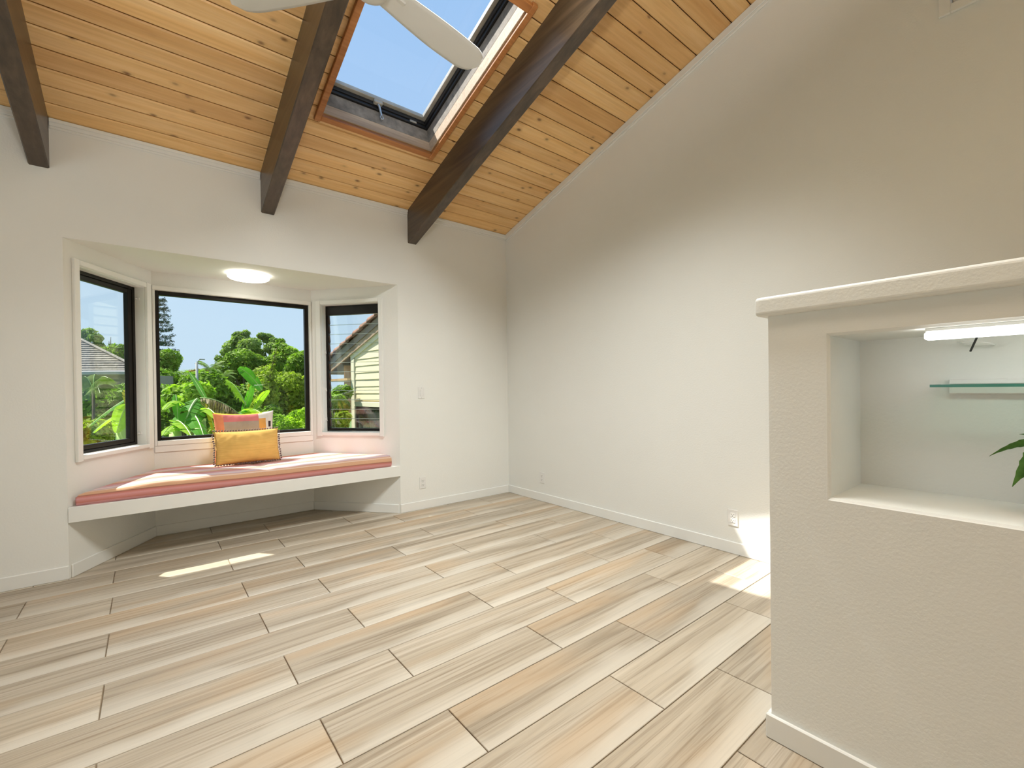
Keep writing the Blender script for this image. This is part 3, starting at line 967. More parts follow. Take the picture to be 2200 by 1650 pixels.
# high window in the right wall
win = thing('window_7', (XW, (WIN5[0] + WIN5[1]) / 2, WIN5[2]), 'small white framed window high on the right wall', 'window', kind='structure')
TW = lambda s_, d_, z_: (XW + d_, s_, z_)
y0, y1, z0, z1 = WIN5
frame_boards(TW, y0 + 0.0, y1 - 0.0, z0, z1, 0.05, 0.10, 0.035, 0.035, 0.035, 0.035, 'window_frame', M['white'], win)
MB().box((y0 + 0.034, 0.072, z0 + 0.034), (y1 - 0.034, 0.078, z1 - 0.034), TW).build('pane', M['glass'], win)
MB().box((-0.05, 0.062, z0 + 0.035), (-0.01, 0.09, z1 - 0.035), TW, 0.003).build('mullion', M['white'], win)
for (s0, s1, za, zb) in ((y0 - 0.045, y0, z0 - 0.045, z1 + 0.045), (y1, y1 + 0.045, z0 - 0.045, z1 + 0.045), (y0, y1, z1, z1 + 0.045), (y0, y1, z0 - 0.045, z0)):
    MB().box((s0, -0.018, za), (s1, 0.0, zb), TW, 0.003).build('casing', M['white'], win)

# frame and pane of the window added around the left fill light
for nm, Tq, (q0, q1, z0, z1), lab in (('window_8', lambda s_, d_, z_: (XL - d_, s_, z_), WINL, 'wide white framed window in the left wall, outside the view'),):
    win = thing(nm, Tq((q0 + q1) / 2, 0, z0), lab, 'window', kind='structure')
    frame_boards(Tq, q0, q1, z0, z1, 0.07, 0.11, 0.04, 0.04, 0.04, 0.04, 'window_frame', M['white'], win)
    MB().box((q0 + 0.04, 0.085, z0 + 0.04), (q1 - 0.04, 0.091, z1 - 0.04), Tq).build('pane', M['glass'], win)

# ------------------------------------------------------------------ window seat
mb = MB()
ins = 0.002
mb.prism([(-0.42 + ins, YW - 0.008), (1.893 - ins, YW - 0.008), (1.893 - ins, YW), (1.290 - ins, 4.82 - ins), (0.030 + ins, 4.82 - ins), (-0.42 + ins, YW)], 0.363, 0.462, 0, 0.003)
bench = mb.build('window_bench', M['white'], None, (0.72, YW, 0.363), label='white built-in bench board spanning the window bay', category='bench')

# striped seat mattress
def cushion_mat():
    m, nt, b = new_mat('striped_cotton')
    tc = nd(nt, 'ShaderNodeTexCoord')
    sp = nd(nt, 'ShaderNodeSeparateXYZ')
    nt.links.new(tc.outputs['Object'], sp.inputs[0])
    ad = nd(nt, 'ShaderNodeMath', operation='ADD')
    nt.links.new(sp.outputs['Y'], ad.inputs[0]); nt.links.new(sp.outputs['Z'], ad.inputs[1])
    sk = nd(nt, 'ShaderNodeMath', operation='MULTIPLY_ADD')    # stripes run very slightly askew
    nt.links.new(sp.outputs['X'], sk.inputs[0]); sk.inputs[1].default_value = 0.012
    nt.links.new(ad.outputs[0], sk.inputs[2])
    # t: 0 at the bottom front edge .. .115 top front edge .. .8 back
    def mul(x, k_, o_):
        q = nd(nt, 'ShaderNodeMath', operation='MULTIPLY_ADD'); nt.links.new(x, q.inputs[0]); q.inputs[1].default_value = k_; q.inputs[2].default_value = o_; return q.outputs[0]
    t = mul(sk.outputs[0], 1 / 0.225, 0.0)
    fr = nd(nt, 'ShaderNodeMath', operation='FRACT'); nt.links.new(t, fr.inputs[0])
    pink, coral, peach, lav, cream, rose = (0.68, 0.33, 0.33), (0.60, 0.22, 0.18), (0.68, 0.40, 0.25), (0.60, 0.46, 0.54), (0.82, 0.66, 0.58), (0.76, 0.46, 0.45)
    c = ramp(nt, fr.outputs[0], [(0.0, coral), (0.13, pink), (0.19, coral), (0.24, (0.36, 0.16, 0.11)), (0.26, peach), (0.40, peach), (0.44, cream), (0.47, peach), (0.56, lav), (0.68, cream), (0.74, rose), (0.86, lav), (0.92, pink)], 'LINEAR')
    wv = coords(nt, (160, 900, 900))
    n = noise(nt, wv, 1.0, 2)
    c = mixc(nt, 0.16, c, ramp(nt, n, [(0.3, (0.6, 0.6, 0.6)), (0.7, (1.2, 1.2, 1.2))]), 'MULTIPLY')
    nt.links.new(c, b.inputs['Base Color'])
    b.inputs['Roughness'].default_value = 0.9
    b.inputs['Specular IOR Level'].default_value = 0.1
    b.inputs['Sheen Weight'].default_value = 0.15
    wv2 = coords(nt, (5, 14, 14))
    bump(nt, b, noise(nt, wv2, 1.0, 3), 0.35, 0.02)
    return m
M['cushion'] = cushion_mat()
def make_mattress():
    # grid over the bay plan; u across, v from front to back; closed with sides
    NU, NV = 72, 26
    zb = 0.463
    def edges_at(y):
        t = (y - YW) / (4.82 - YW)
        t = max(0.0, min(1.0, t))
        return (-0.42 + 0.45 * t + 0.028, 1.893 - 0.603 * t - 0.075 + 0.05 * t)
    yf, ybk = YW + 0.012, 4.795
    def top(u, v):
        h = 0.108 + 0.006 * math.sin(5 * u + 1) * math.sin(3 * v) + 0.025 * max(0, u - 0.45)
        h -= 0.030 * math.exp(-((u - 0.02) / 0.10) ** 2) * (1 - v)          # left front corner droops
        h -= 0.010 * math.exp(-((u - 0.52) / 0.02) ** 2)                    # slight fold
        h += 0.004 * math.sin(40 * u + 6 * v)*math.exp(-v*9)                # gathers near the front edge
        return h
    V = []; F = []
    rows = []
    prof = [(0.0, 0.010, 1.0), (0.0, 0.0, 0.0)]
    def ring_pt(u, v, edge_h):
        y = yf + (ybk - yf) * v
        x0, x1 = edges_at(y)
        return x0 + (x1 - x0) * u, y
    # parametrise: inner grid inset, edges rounded
    us = [0, 0.004, 0.012, 0.025] + [0.025 + 0.95 * i / (NU - 8) for i in range(1, NU - 8)] + [0.975, 0.988, 0.996, 1.0]
    vs_ = [0, 0.012, 0.03, 0.06] + [0.06 + 0.88 * i / (NV - 8) for i in range(1, NV - 8)] + [0.94, 0.97, 0.988, 1.0]
    def fall(t, r_):
        d = min(t, 1 - t)
        if d >= r_: return 1.0
        q = 1 - d / r_
        return math.sqrt(max(0.0, 1 - q * q))
    for v in vs_:
        for u in us:
            x, y = ring_pt(u, v, 0)
            f_ = min(fall(u, 0.025), fall(v, 0.06))
            H = top(u, v)
            z = zb + H * (0.72 + 0.28 * f_)
            V.append((x, y - (0.010 * math.sin(9 * u) if v == 0 else 0) * 0.5, z))
    nu, nv = len(us), len(vs_)
    for j in range(nv - 1):
        for i in range(nu - 1):
            F.append((j * nu + i, j * nu + i + 1, (j + 1) * nu + i + 1, (j + 1) * nu + i))
    per = [i for i in range(nu)] + [j * nu + nu - 1 for j in range(1, nv)] + [(nv - 1) * nu + i for i in range(nu - 2, -1, -1)] + [j * nu for j in range(nv - 2, 0, -1)]
    prev = per
    for (zf, out) in ((0.5, 0.006), (0.25, 0.004), (0.06, -0.004), (0.0, -0.012)):
        cur = []
        for pi in per:
            x, y, z = V[pi]
            cx, cy = 0.70, 4.45
            d = Vector((x - cx, y - cy, 0))
            k_ = Vector((0, 0, 0))
            if abs(y - yf) < 0.02: k_ = Vector((0, -1, 0))
            elif abs(y - ybk) < 0.02: k_ = Vector((0, 1, 0))
            else: k_ = Vector((1 if x > cx else -1, 0, 0))
            cur.append(len(V)); V.append((x + k_.x * out, y + k_.y * out, zb + (z - zb) * zf if zf > 0 else zb))
        n_ = len(per)
        for i in range(n_):
            j = (i + 1) % n_
            F.append((prev[i], cur[i], cur[j], prev[j]))
        prev = cur
    F.append(tuple(prev))
    return V, F
V, F = make_mattress()
mk('seat_mattress', V, F, M['cushion'], None, (0.72, YW + 0.012, 0.463), True, label='pink and peach striped mattress on the window bench', category='mattress')

# pillows
def pillow(W_, H_, T_, NUV=34, pinch=0.05, wr=0.0, seed=0):
    rs = random.Random(seed)
    ph_ = [rs.uniform(0, 6) for _ in range(6)]
    V = []; F = []
    n = NUV
    def pt(i, j, sgn):
        u = -1 + 2 * i / n; v = -1 + 2 * j / n
        e = (1 - u * u) * (1 - v * v)
        t = (max(e, 0) ** 0.42) * (1.0 - 0.12 * (u * u + v * v) / 2)
        x = u * W_ / 2 * (1 - pinch * (1 - v * v) * 0.9 * abs(u) ** 1.5)
        z = v * H_ / 2 * (1 - pinch * 1.5 * (1 - u * u) * abs(v) ** 1.5)
        wv = wr * (math.sin(13 * u + ph_[0] + 4 * v) * math.sin(5 * v + ph_[1]) + 0.6 * math.sin(23 * u * (0.4 + abs(v)) + ph_[2])) * e ** 0.5
        return (x, sgn * (t * T_ / 2 + wv), z)
    idx = {}
    for sgn in (-1, 1):
        for j in range(n + 1):
            for i in range(n + 1):
                edge = i in (0, n) or j in (0, n)
                key = (i, j, 0 if edge else sgn)
                if key not in idx:
                    idx[key] = len(V); V.append(pt(i, j, 0 if edge else sgn))
    def g(i, j, sgn): return idx[(i, j, 0 if (i in (0, n) or j in (0, n)) else sgn)]
    tags = []
    for sgn in (-1, 1):
        for j in range(n):
            for i in range(n):
                q = (g(i, j, sgn), g(i + 1, j, sgn), g(i + 1, j + 1, sgn), g(i, j + 1, sgn))
                F.append(q if sgn < 0 else q[::-1]); tags.append((sgn, (i + 0.5) / n, (j + 0.5) / n))
    return V, F, tags

def cloth(name, col, var=0.1, stripes=None, bs=0.3):
    m, nt, b = new_mat(name)
    v_ = coords(nt)
    n = noise(nt, v_, 9, 4)
    c = ramp(nt, n, [(0.3, tuple(x * (1 - var) for x in col)), (0.7, tuple(min(1, x * (1 + var)) for x in col))])
    if stripes:
        v2 = coords(nt, (3, 30, 95))
        c = mixc(nt, 0.5, c, ramp(nt, noise(nt, v2, 1.0, 2), [(0.38, stripes), (0.55, (1, 1, 1))]), 'MULTIPLY')
    nt.links.new(c, b.inputs['Base Color'])
    b.inputs['Roughness'].default_value = 0.9
    b.inputs['Specular IOR Level'].default_value = 0.1
    v3 = coords(nt, (420, 420, 420))
    bump(nt, b, noise(nt, v3, 1.0, 2), bs, 0.002)
    return m
M['mustard'] = cloth('mustard_cotton', (0.72, 0.46, 0.14), 0.08, (0.84, 0.80, 0.70))
M['p_pink'] = cloth('pink_patch', (0.66, 0.20, 0.20))
M['p_coral'] = cloth('coral_patch', (0.72, 0.26, 0.13))
M['p_grey'] = cloth('grey_patch', (0.40, 0.32, 0.26))
M['p_orange'] = cloth('orange_patch', (0.72, 0.36, 0.10))
M['p_white'] = cloth('white_patch', (0.74, 0.69, 0.64))
M['p_dark'] = cloth('dark_patch', (0.05, 0.035, 0.04))
M['p_yellow'] = cloth('yellow_backing', (0.80, 0.46, 0.05))
M['pompom'] = cloth('grey_pompom', (0.20, 0.155, 0.15), 0.25)

def place(V, loc, lean, yaw):
    Mx = Matrix.Translation(loc) @ Matrix.Rotation(yaw, 4, 'Z') @ Matrix.Rotation(lean, 4, 'X')
    return [tuple(Mx @ Vector(p)) for p in V], Mx
# rear patchwork pillow
Wp, Hp = 0.485, 0.44
V, F, tags = pillow(Wp, Hp, 0.13, 40, 0.075, 0.0040, 3)
mi = []
for (sgn, u, v) in tags:
    if sgn > 0: mi.append(6); continue
    if v > 0.965: mi.append(6 if u < 0.8 else 4)
    elif u < 0.16: mi.append(1)
    elif u > 0.86: mi.append(5 if (0.90 < u < 0.95 and 0.66 < v < 0.78) else 4)
    elif u > 0.72: mi.append(4 if v > 0.86 else 3)
    elif v > 0.80: mi.append(0)
    else: mi.append(2)
loc = Vector((0.675, 4.700, 0.574 + Hp / 2 * math.cos(R(9)) + 0.012))
V2, Mx = place(V, loc, R(-9), R(2))
mk('patchwork_pillow', V2, F, [M['p_pink'], M['p_coral'], M['p_grey'], M['p_orange'], M['p_white'], M['p_dark'], M['p_yellow']], None, tuple(loc), True, mi,
   label='patchwork pillow in pink, grey and white leaning against the picture window', category='pillow', group='pillows on the window seat')
# front mustard pillow
Wf, Hf = 0.50, 0.29
V, F, tags = pillow(Wf, Hf, 0.155, 34, 0.045, 0.003, 8)
locf = Vector((0.672, 4.535, 0.578 + Hf / 2 * math.cos(R(14)) + 0.002))
V2, Mf = place(V, locf, R(-14), R(3))
fp = thing('mustard_pillow', (locf.x, locf.y, 0.575), 'small mustard yellow pillow with grey pom-pom edging, in front', 'pillow', 'pillows on the window seat')
mk('cover', V2, F, M['mustard'], fp, tuple(locf), True)
pm = MB()
def ball(mb, c, r_):
    P = [(0, 0, 1)]
    for a_, zz in ((0, 0.45), (0.5, -0.45)):
        for k_ in range(5):
            an = 2 * math.pi * (k_ + a_) / 5
            P.append((0.893 * math.cos(an), 0.893 * math.sin(an), zz))
    P.append((0, 0, -1))
    F_ = [(0, 1 + k_, 1 + (k_ + 1) % 5) for k_ in range(5)] + [(1 + k_, 6 + k_, 1 + (k_ + 1) % 5) for k_ in range(5)] + [(6 + k_, 6 + (k_ + 1) % 5, 1 + (k_ + 1) % 5) for k_ in range(5)] + [(11, 6 + (k_ + 1) % 5, 6 + k_) for k_ in range(5)]
    mb.pts([(c[0] + p[0] * r_, c[1] + p[1] * r_, c[2] + p[2] * r_) for p in P], F_)
for k_ in range(25):
    t = -1 + 2 * k_ / 24
    pin = 0.04 * 1.35 * (1 - t * t)
    for sg in (-1, 1):
        p = Mf @ Vector((t * Wf / 2, random.uniform(-0.006, 0.006), sg * (Hf / 2 * (1 - pin) + 0.009)))
        if sg < 0: p.z = max(p.z, 0.585)
        ball(pm, p, 0.0085)
for k_ in range(1, 15):
    t = -1 + 2 * k_ / 15
    for sg in (-1, 1):
        pin = 0.04 * 0.9 * (1 - t * t)
        p = Mf @ Vector((sg * (Wf / 2 * (1 - pin) + 0.010 + random.uniform(-.002, .004)), random.uniform(-0.006, 0.006), t * Hf / 2))
        ball(pm, p, 0.0085)
pm.build('pompom_trim', M['pompom'], fp, None, True, kind='stuff', label='grey pom-pom edging')

# ------------------------------------------------------------------ lamps, outlets
lamp = thing('ceiling_lamp', (0.69, 4.47, SOFF - 0.045), 'round flush lamp glowing on the bay ceiling', 'lamp')
MB().lathe([(0.0, 0.0), (0.150, 0.0), (0.150, -0.014), (0.0, -0.014)][::-1], (0.69, 4.47, SOFF), 48).build('base', M['plastic'], lamp, None, False)
MB().lathe([(0.0, -0.048), (0.10, -0.047), (0.145, -0.043), (0.158, -0.034), (0.160, -0.020), (0.156, -0.0145), (0.0, -0.0145)], (0.69, 4.47, SOFF), 48).build('diffuser', M['lampglow'], lamp, None, True)

def outlet(name, T, label, cat, kind, group=None):
    """T maps (across, out, up) around the plate centre"""
    t = thing(name, T(0, 0, -0.058), label, cat, group)
    MB().box((-0.036, 0.0, -0.058), (0.036, 0.006, 0.058), T, 0.002).build('cover_plate', M['plastic'], t)
    if kind == 'outlet':
        for zz in (-0.021, 0.021):
            r_ = MB().box((-0.017, 0.0055, zz - 0.015), (0.017, 0.0085, zz + 0.015), T, 0.002).build('receptacle', M['plastic'], t)
            s_ = MB()
            s_.box((-0.0085, 0.0083, zz - 0.001), (-0.006, 0.0088, zz + 0.008), T); s_.box((0.006, 0.0083, zz - 0.001), (0.0085, 0.0088, zz + 0.007), T); s_.box((-0.0025, 0.0083, zz - 0.010), (0.0025, 0.0088, zz - 0.005), T)
            s_.build('slots', M['slot'], r_)
    else:
        MB().box((-0.017, 0.0055, -0.034), (0.017, 0.0095, 0.034), T, 0.003).build('rocker', M['plastic'], t)
    for zz in ((-0.048, 0.048) if kind != 'outlet' else (0.0,)):
        MB().box((-0.003, 0.0055, zz - 0.003), (0.003, 0.0075, zz + 0.003), T, 0.001).build('screw', M['metal'], t)
TB = lambda x, z: (lambda a, o, u: (x + a, YW - o, z + u))
TS = lambda y, z: (lambda a, o, u: (XW - o, y + a, z + u))
outlet('light_switch', TB(2.130, 1.166), 'white light switch on the wall right of the bay', 'switch', 'switch')
outlet('wall_outlet', TB(2.131, 0.264), 'white outlet low on the window wall under the switch', 'outlet', 'outlet', 'wall outlets')
outlet('wall_outlet', TS(3.525, 0.250), 'white outlet low on the right wall near the far corner', 'outlet', 'outlet', 'wall outlets')
outlet('wall_outlet', TS(1.520, 0.256), 'white outlet on the right wall in the sunlit patch beside the half wall', 'outlet', 'outlet', 'wall outlets')

# ------------------------------------------------------------------ ceiling fan
FX, FY, FZ = 0.790, 1.93, 3.0
zb_ = zceil(FY) - 0.318
fan = thing('ceiling_fan', (FX, FY, zb_), 'white three-blade ceiling fan hanging below the middle beam', 'fan')
MB().lathe([(0.0, 0.0), (0.062, 0.0), (0.066, -0.012), (0.050, -0.050), (0.020, -0.062), (0.0, -0.062)][::-1], (FX, FY, zb_ - 0.004), 28).build('canopy', M['fan'], fan, None, True)
MB().tube([(FX, FY, zb_ - 0.05), (FX, FY, FZ + 0.06)], 0.013, 12).build('downrod', M['fan'], fan, None, True)
MB().lathe([(0.0, -0.062), (0.040, -0.060), (0.072, -0.048), (0.088, -0.026), (0.092, 0.0), (0.088, 0.030), (0.060, 0.056), (0.026, 0.072), (0.0, 0.074)], (FX, FY, FZ), 32).build('motor_housing', M['fan'], fan, None, True)
def blade(ang, name_lab=None):
    V = []; F = []
    NS_, NW = 22, 8
    Lb = 0.69
    for i in range(NS_ + 1):
        t = i / NS_
        r_ = 0.075 + (Lb - 0.075) * t
        w0 = 0.060 + 0.024 * math.sin(min(1, t * 1.5) * math.pi / 2) ** 1.2
        if t > 0.80:
            q = (t - 0.80) / 0.20
            w0 *= math.sqrt(max(0.0, 1 - q ** 2.4)) * 0.97 + 0.03
        off = 0.004 * math.sin(t * math.pi * 0.9)
        tw = R(-12 + 4 * t)
        for sd_ in (0, 1):
            for j in range(NW + 1):
                s_ = -1 + 2 * j / NW
                th_ = 0.0045 * (1 - 0.75 * s_ * s_) * (1 if sd_ else -1)
                yy = s_ * w0 + off; 
                V.append((r_, yy * math.cos(tw) - th_ * math.sin(tw), yy * math.sin(tw) + th_ * math.cos(tw) - 0.008 + 0.010 * t))
    n2 = 2 * (NW + 1)
    for i in range(NS_):
        for sd_ in (0, 1):
            for j in range(NW):
                a_ = i * n2 + sd_ * (NW + 1) + j
                q = (a_, a_ + 1, a_ + n2 + 1, a_ + n2)
                F.append(q[::-1] if not sd_ else q)
        a_ = i * n2
        F.append((a_, a_ + NW + 1, a_ + n2 + NW + 1, a_ + n2)); F.append((a_ + NW, a_ + n2 + NW, a_ + n2 + 2 * NW + 1, a_ + 2 * NW + 1))
    for e in (0, NS_):
        a_ = e * n2
        F.append(tuple([a_ + j for j in range(NW + 1)] + [a_ + NW + 1 + j for j in range(NW, -1, -1)]))
    ca, sa = math.cos(ang), math.sin(ang)
    Vw = [(FX + x * ca - y * sa, FY + x * sa + y * ca, FZ + z) for x, y, z in V]
    bl = mk('blade', Vw, F, M['fan'], fan, (FX + 0.36 * ca, FY + 0.36 * sa, FZ), True)
    ar = MB(); ar.box((0.06, -0.030, -0.010), (0.17, 0.030, 0.004), lambda x, y, z: (FX + x * ca - y * sa, FY + x * sa + y * ca, FZ + z), 0.005)
    ar.build('blade_bracket', M['fan'], bl)
FAN_A = R(12.0)
for kk in range(3):
    blade(FAN_A + kk * 2 * math.pi / 3)

# ------------------------------------------------------------------ added sconce holding an area fill light for the ceiling, behind the viewpoint
SCX, SCZ = 0.12, 2.30
sco = thing('wall_sconce', (SCX, YR, SCZ), 'white half-round uplighter sconce on the rear wall behind the viewpoint', 'lamp')
MB().box((SCX - 0.06, YR, SCZ + 0.02), (SCX + 0.06, YR + 0.02, SCZ + 0.14), None, 0.004).build('back_plate', M['plastic'], sco)
m_ = MB(); Vs = []; Fs = []
profs = [(0.03, 0.0), (0.09, 0.03), (0.15, 0.10), (0.17, 0.16), (0.162, 0.16), (0.142, 0.105), (0.083, 0.04), (0.02, 0.012)]
for q in range(17):
    an = math.pi * q / 16
    for (r_, z_) in profs:
        Vs.append((SCX + r_ * math.cos(an), YR + 0.021 + r_ * math.sin(an), SCZ + z_))
for q in range(16):
    for k_ in range(7):
        Fs.append((q * 8 + k_, (q + 1) * 8 + k_, (q + 1) * 8 + k_ + 1, q * 8 + k_ + 1))
m_.pts(Vs, Fs).build('shade', M['plastic'], sco, None, True)
tl_ = bpy.data.lights.new('uplighter', 'AREA')
tl_.shape = 'RECTANGLE'
tl_.size = 0.26
tl_.size_y = 0.10
tl_.energy = 70.0
tl_.color = (0.95, 0.98, 0.98)
tl_.spread = R(112)
tlo = bpy.data.objects.new('uplighter', tl_)
COL.objects.link(tlo)
tlo.location = (SCX, YR + 0.10, SCZ + 0.165)
tlo.rotation_euler = Vector((-0.05, -0.85, -1.0)).to_track_quat('Z', 'Y').to_euler()

# ------------------------------------------------------------------ niche: LED strip, wires, glass shelf, plant
led = thing('led_strip_light', (1.672, -0.15, 1.318), 'bright white strip light along the top front of the niche', 'lamp')
MB().box((1.655, -0.56, 1.3385), (1.692, 0.252, NZ1), None, 0.002).build('mount', M['white'], led)
MB().box((1.653, -0.56, 1.3175), (1.694, 0.254, 1.338), None, 0.004).build('diffuser', M['striplight'], led)
mb = MB(); mb.tube([(1.80, 0.165, 1.348), (1.835, 0.17, 1.325), (1.86, 0.185, 1.290)], 0.0028, 6)
mb.build('power_wire', M['blackwire'], None, (1.80, 0.165, 1.29), label='short black wire end hanging from the niche top', category='wire')
mb = MB()
mb.tube([(1.90 + 0.035 * math.sin(q / 14 * 6.2) , 0.178 + 0.038 * math.cos(q / 14 * 6.2), 1.322 - 0.016 * (1 - math.cos(q / 14 * 6.2 + 0.5)) / 2 ) for q in range(15)], 0.0022, 6)
mb.build('cable_loop', M['plastic'], None, (1.90, 0.178, 1.32), label='thin white cable loop lying under the niche top', category='wire')
sh = thing('glass_shelf', (1.90, -0.16, 1.166), 'clear green-edged glass shelf on a white wall bracket in the niche', 'shelf')
XB = HX + ND
MB().box((XB - 0.030, -0.54, 1.166), (XB, 0.240, 1.186), None, 0.002).build('bracket', M['plastic'], sh)
MB().box((XB - 0.022, -0.54, 1.1945), (XB, 0.240, 1.210), None, 0.002).build('bracket_lip', M['plastic'], sh)
MB().box((1.795, -0.56, 1.187), (XB - 0.001, 0.262, 1.194), None, 0.001).build('pane', M['shelfglass'], sh)
MB().box((1.7935, -0.561, 1.1865), (1.7965, 0.2635, 1.1945), None).build('glass_edge', M['glassedge'], sh)
MB().box((1.7965, 0.2605, 1.1865), (XB - 0.001, 0.2635, 1.1945), None).build('glass_edge', M['glassedge'], sh)

pl = thing('potted_plant', (1.80, -0.02, NZ0), 'green potted plant with toothed pointed leaves in the niche', 'plant')
MB().lathe([(0.0, 0.001), (0.040, 0.001), (0.054, 0.095), (0.060, 0.097), (0.060, 0.112), (0.052, 0.112), (0.050, 0.095), (0.0, 0.095)], (1.80, -0.02, NZ0), 28).build('pot', M['pot'], pl, None, False)
MB().lathe([(0.0, 0.098), (0.0495, 0.098), (0.0495, 0.0955), (0.0, 0.0955)], (1.80, -0.02, NZ0), 24).build('soil', M['soil'], pl)
stem_top = Vector((1.80, -0.005, 1.035))
MB().tube([(1.80, -0.02, NZ0 + 0.09), (1.797, -0.012, 0.99), stem_top], [0.006, 0.005, 0.004], 8).build('stem', M['houseleaf'], pl, None, True)
def toothed_leaf(p0, p1, sag, wid, roll=0.0, parent=pl):
    p0, p1 = Vector(p0), Vector(p1)
    ax = (p1 - p0); L = ax.length
    side = ax.cross(Vector((0, 0, 1)))
    side = side.normalized() if side.length > 1e-4 else Vector((1, 0, 0))
    side = Matrix.Rotation(roll, 3, ax.normalized()) @ side
    N = 26
    mbl = MB(); V = []
    for i in range(N + 1):
        t = i / N
        c = p0 + ax * t + Vector((0, 0, sag * 4 * t * (1 - t)))
        tan = (ax + Vector((0, 0, sag * 4 * (1 - 2 * t)))).normalized()
        nn = side.cross(tan).normalized()
        w_ = wid * (math.sin(math.pi * min(1, t * 0.98 + 0.02) ** 0.75) ** 0.9) * (1 - 0.25 * t)
        w_ = max(w_, 0.0006)
        th = 1.0 + (0.16 if i % 3 == 1 else (-0.02 if i % 3 == 2 else 0.04))
        for s_ in (-1, -0.5, 0, 0.5, 1):
            fold = 0.25 * abs(s_) * w_
            ww = s_ * w_ * (th if abs(s_) == 1 else 1)
            V.append(c + side * ww + nn * fold)
    for i in range(N):
        for j in range(4):
            mbl.f.append((i * 5 + j, i * 5 + j + 1, (i + 1) * 5 + j + 1, (i + 1) * 5 + j)); mbl.m.append(0)
    mbl.v = [tuple(v) for v in V]
    return mbl.build('leaf', M['houseleaf'], parent, tuple(p0), True)
toothed_leaf(stem_top, (1.775, 0.142, 0.998), 0.024, 0.017, 0.9)
toothed_leaf(stem_top + Vector((0, 0.01, -0.008)), (1.775, 0.100, 0.922), 0.036, 0.030, 1.45)
toothed_leaf(stem_top + Vector((0, 0.005, -0.012)), (1.77, 0.074, 0.920), 0.034, 0.026, 1.3)
toothed_leaf(stem_top + Vector((0, 0, 0.004)), (1.80, 0.088, 1.060), 0.008, 0.012, 1.0)
for (dx, dy, dz) in ((0.07, -0.08, -0.02), (-0.05, -0.11, -0.03), (-0.10, 0.0, -0.02), (0.04, -0.05, 0.07), (-0.03, -0.06, 0.06), (0.10, 0.02, 0.0)):
    toothed_leaf(stem_top, (stem_top.x + dx, stem_top.y + dy, stem_top.z + dz), 0.02, 0.020)

# ------------------------------------------------------------------ garden
GZ = -1.5
mb = MB(); mb.pts([(-150, 5.0, GZ), (220, 5.0, GZ), (220, 320, GZ), (-150, 320, GZ)], [(0, 1, 2, 3)])
mb.pts([(-150, 5.0, GZ - .3), (220, 5.0, GZ - .3), (220, 320, GZ - .3), (-150, 320, GZ - .3)], [(3, 2, 1, 0)])
struct(mb, 'ground_garden', M['grass'], 'green garden ground outside the bay window', 'ground', (0, 20, GZ))

def leaves(n, centers, radii, size, up=0.5, shell=0.55, aspect=0.5, droop=0.0):
    """leaf cards on blobs"""
    centers = np.asarray(centers, float); radii = np.asarray(radii, float)
    if radii.ndim == 1: radii = np.stack([radii] * 3, 1)
    wgt = (radii.prod(1)) ** (2 / 3); wgt /= wgt.sum()
    b = rng.choice(len(centers), n, p=wgt)
    d = rng.normal(size=(n, 3)); d /= np.linalg.norm(d, axis=1)[:, None]
    rr_ = shell + (1 - shell) * rng.random(n) ** 0.5
    P = centers[b] + d * radii[b] * rr_[:, None]
    nrm = d * 0.7 + rng.normal(size=(n, 3)) * 0.55 + np.array([0, 0, up]); nrm /= np.linalg.norm(nrm, axis=1)[:, None]
    t = rng.normal(size=(n, 3)); t -= nrm * (t * nrm).sum(1)[:, None]; t /= np.linalg.norm(t, axis=1)[:, None]
    t[:, 2] -= droop; t /= np.linalg.norm(t, axis=1)[:, None]
    s = np.cross(nrm, t)
    L = size * (0.6 + 0.8 * rng.random(n))[:, None]
    return np.stack([P - t * L * 0.5, P + s * L * aspect * 0.5 + nrm * L * 0.08, P + t * L * 0.5, P - s * L * aspect * 0.5 + nrm * L * 0.08], 1)

def blobs(px0, px1, py0, py1, D, n, r0, r1, depth=2.0, seed=0):
    rs = random.Random(seed)
    C_, Rr = [], []
    for _ in range(n):
        p = at(rs.uniform(px0, px1), rs.uniform(py0, py1), D + rs.uniform(-depth, depth))
        C_.append(tuple(p)); Rr.append(rs.uniform(r0, r1))
    return C_, Rr

def tree(name, label, cat, base, C_, Rr, nleaf, size, mat, group=None, trunk_r=0.15, up=0.5, squash=0.8):
    base = Vector(base)
    t = thing(name, base, label, cat, group)
    top = Vector(np.mean(np.asarray(C_), 0))
    m = MB()
    mid = base.lerp(top, 0.55) + Vector((random.uniform(-.2, .2), random.uniform(-.2, .2), 0)) * trunk_r * 4
    m.tube([base, mid, top], [trunk_r, trunk_r * 0.8, trunk_r * 0.4], 8)
    m.build('trunk', M['bark'], t, None, True)
    for c in C_[:7]:
        MB().tube([mid, mid.lerp(Vector(c), 0.5) + Vector((0, 0, 0.1)), Vector(c)], [trunk_r * 0.5, trunk_r * 0.3, trunk_r * 0.1], 6).build('branch', M['bark'], t, None, True)
    R3 = np.stack([np.asarray(Rr), np.asarray(Rr), np.asarray(Rr) * squash], 1)
    quads_np('foliage', leaves(nleaf, C_, R3, size, up), mat, t, kind='stuff')
    return t
def gbase(px, D): 
    p = at(px, 850, D); return (p.x, p.y, GZ)

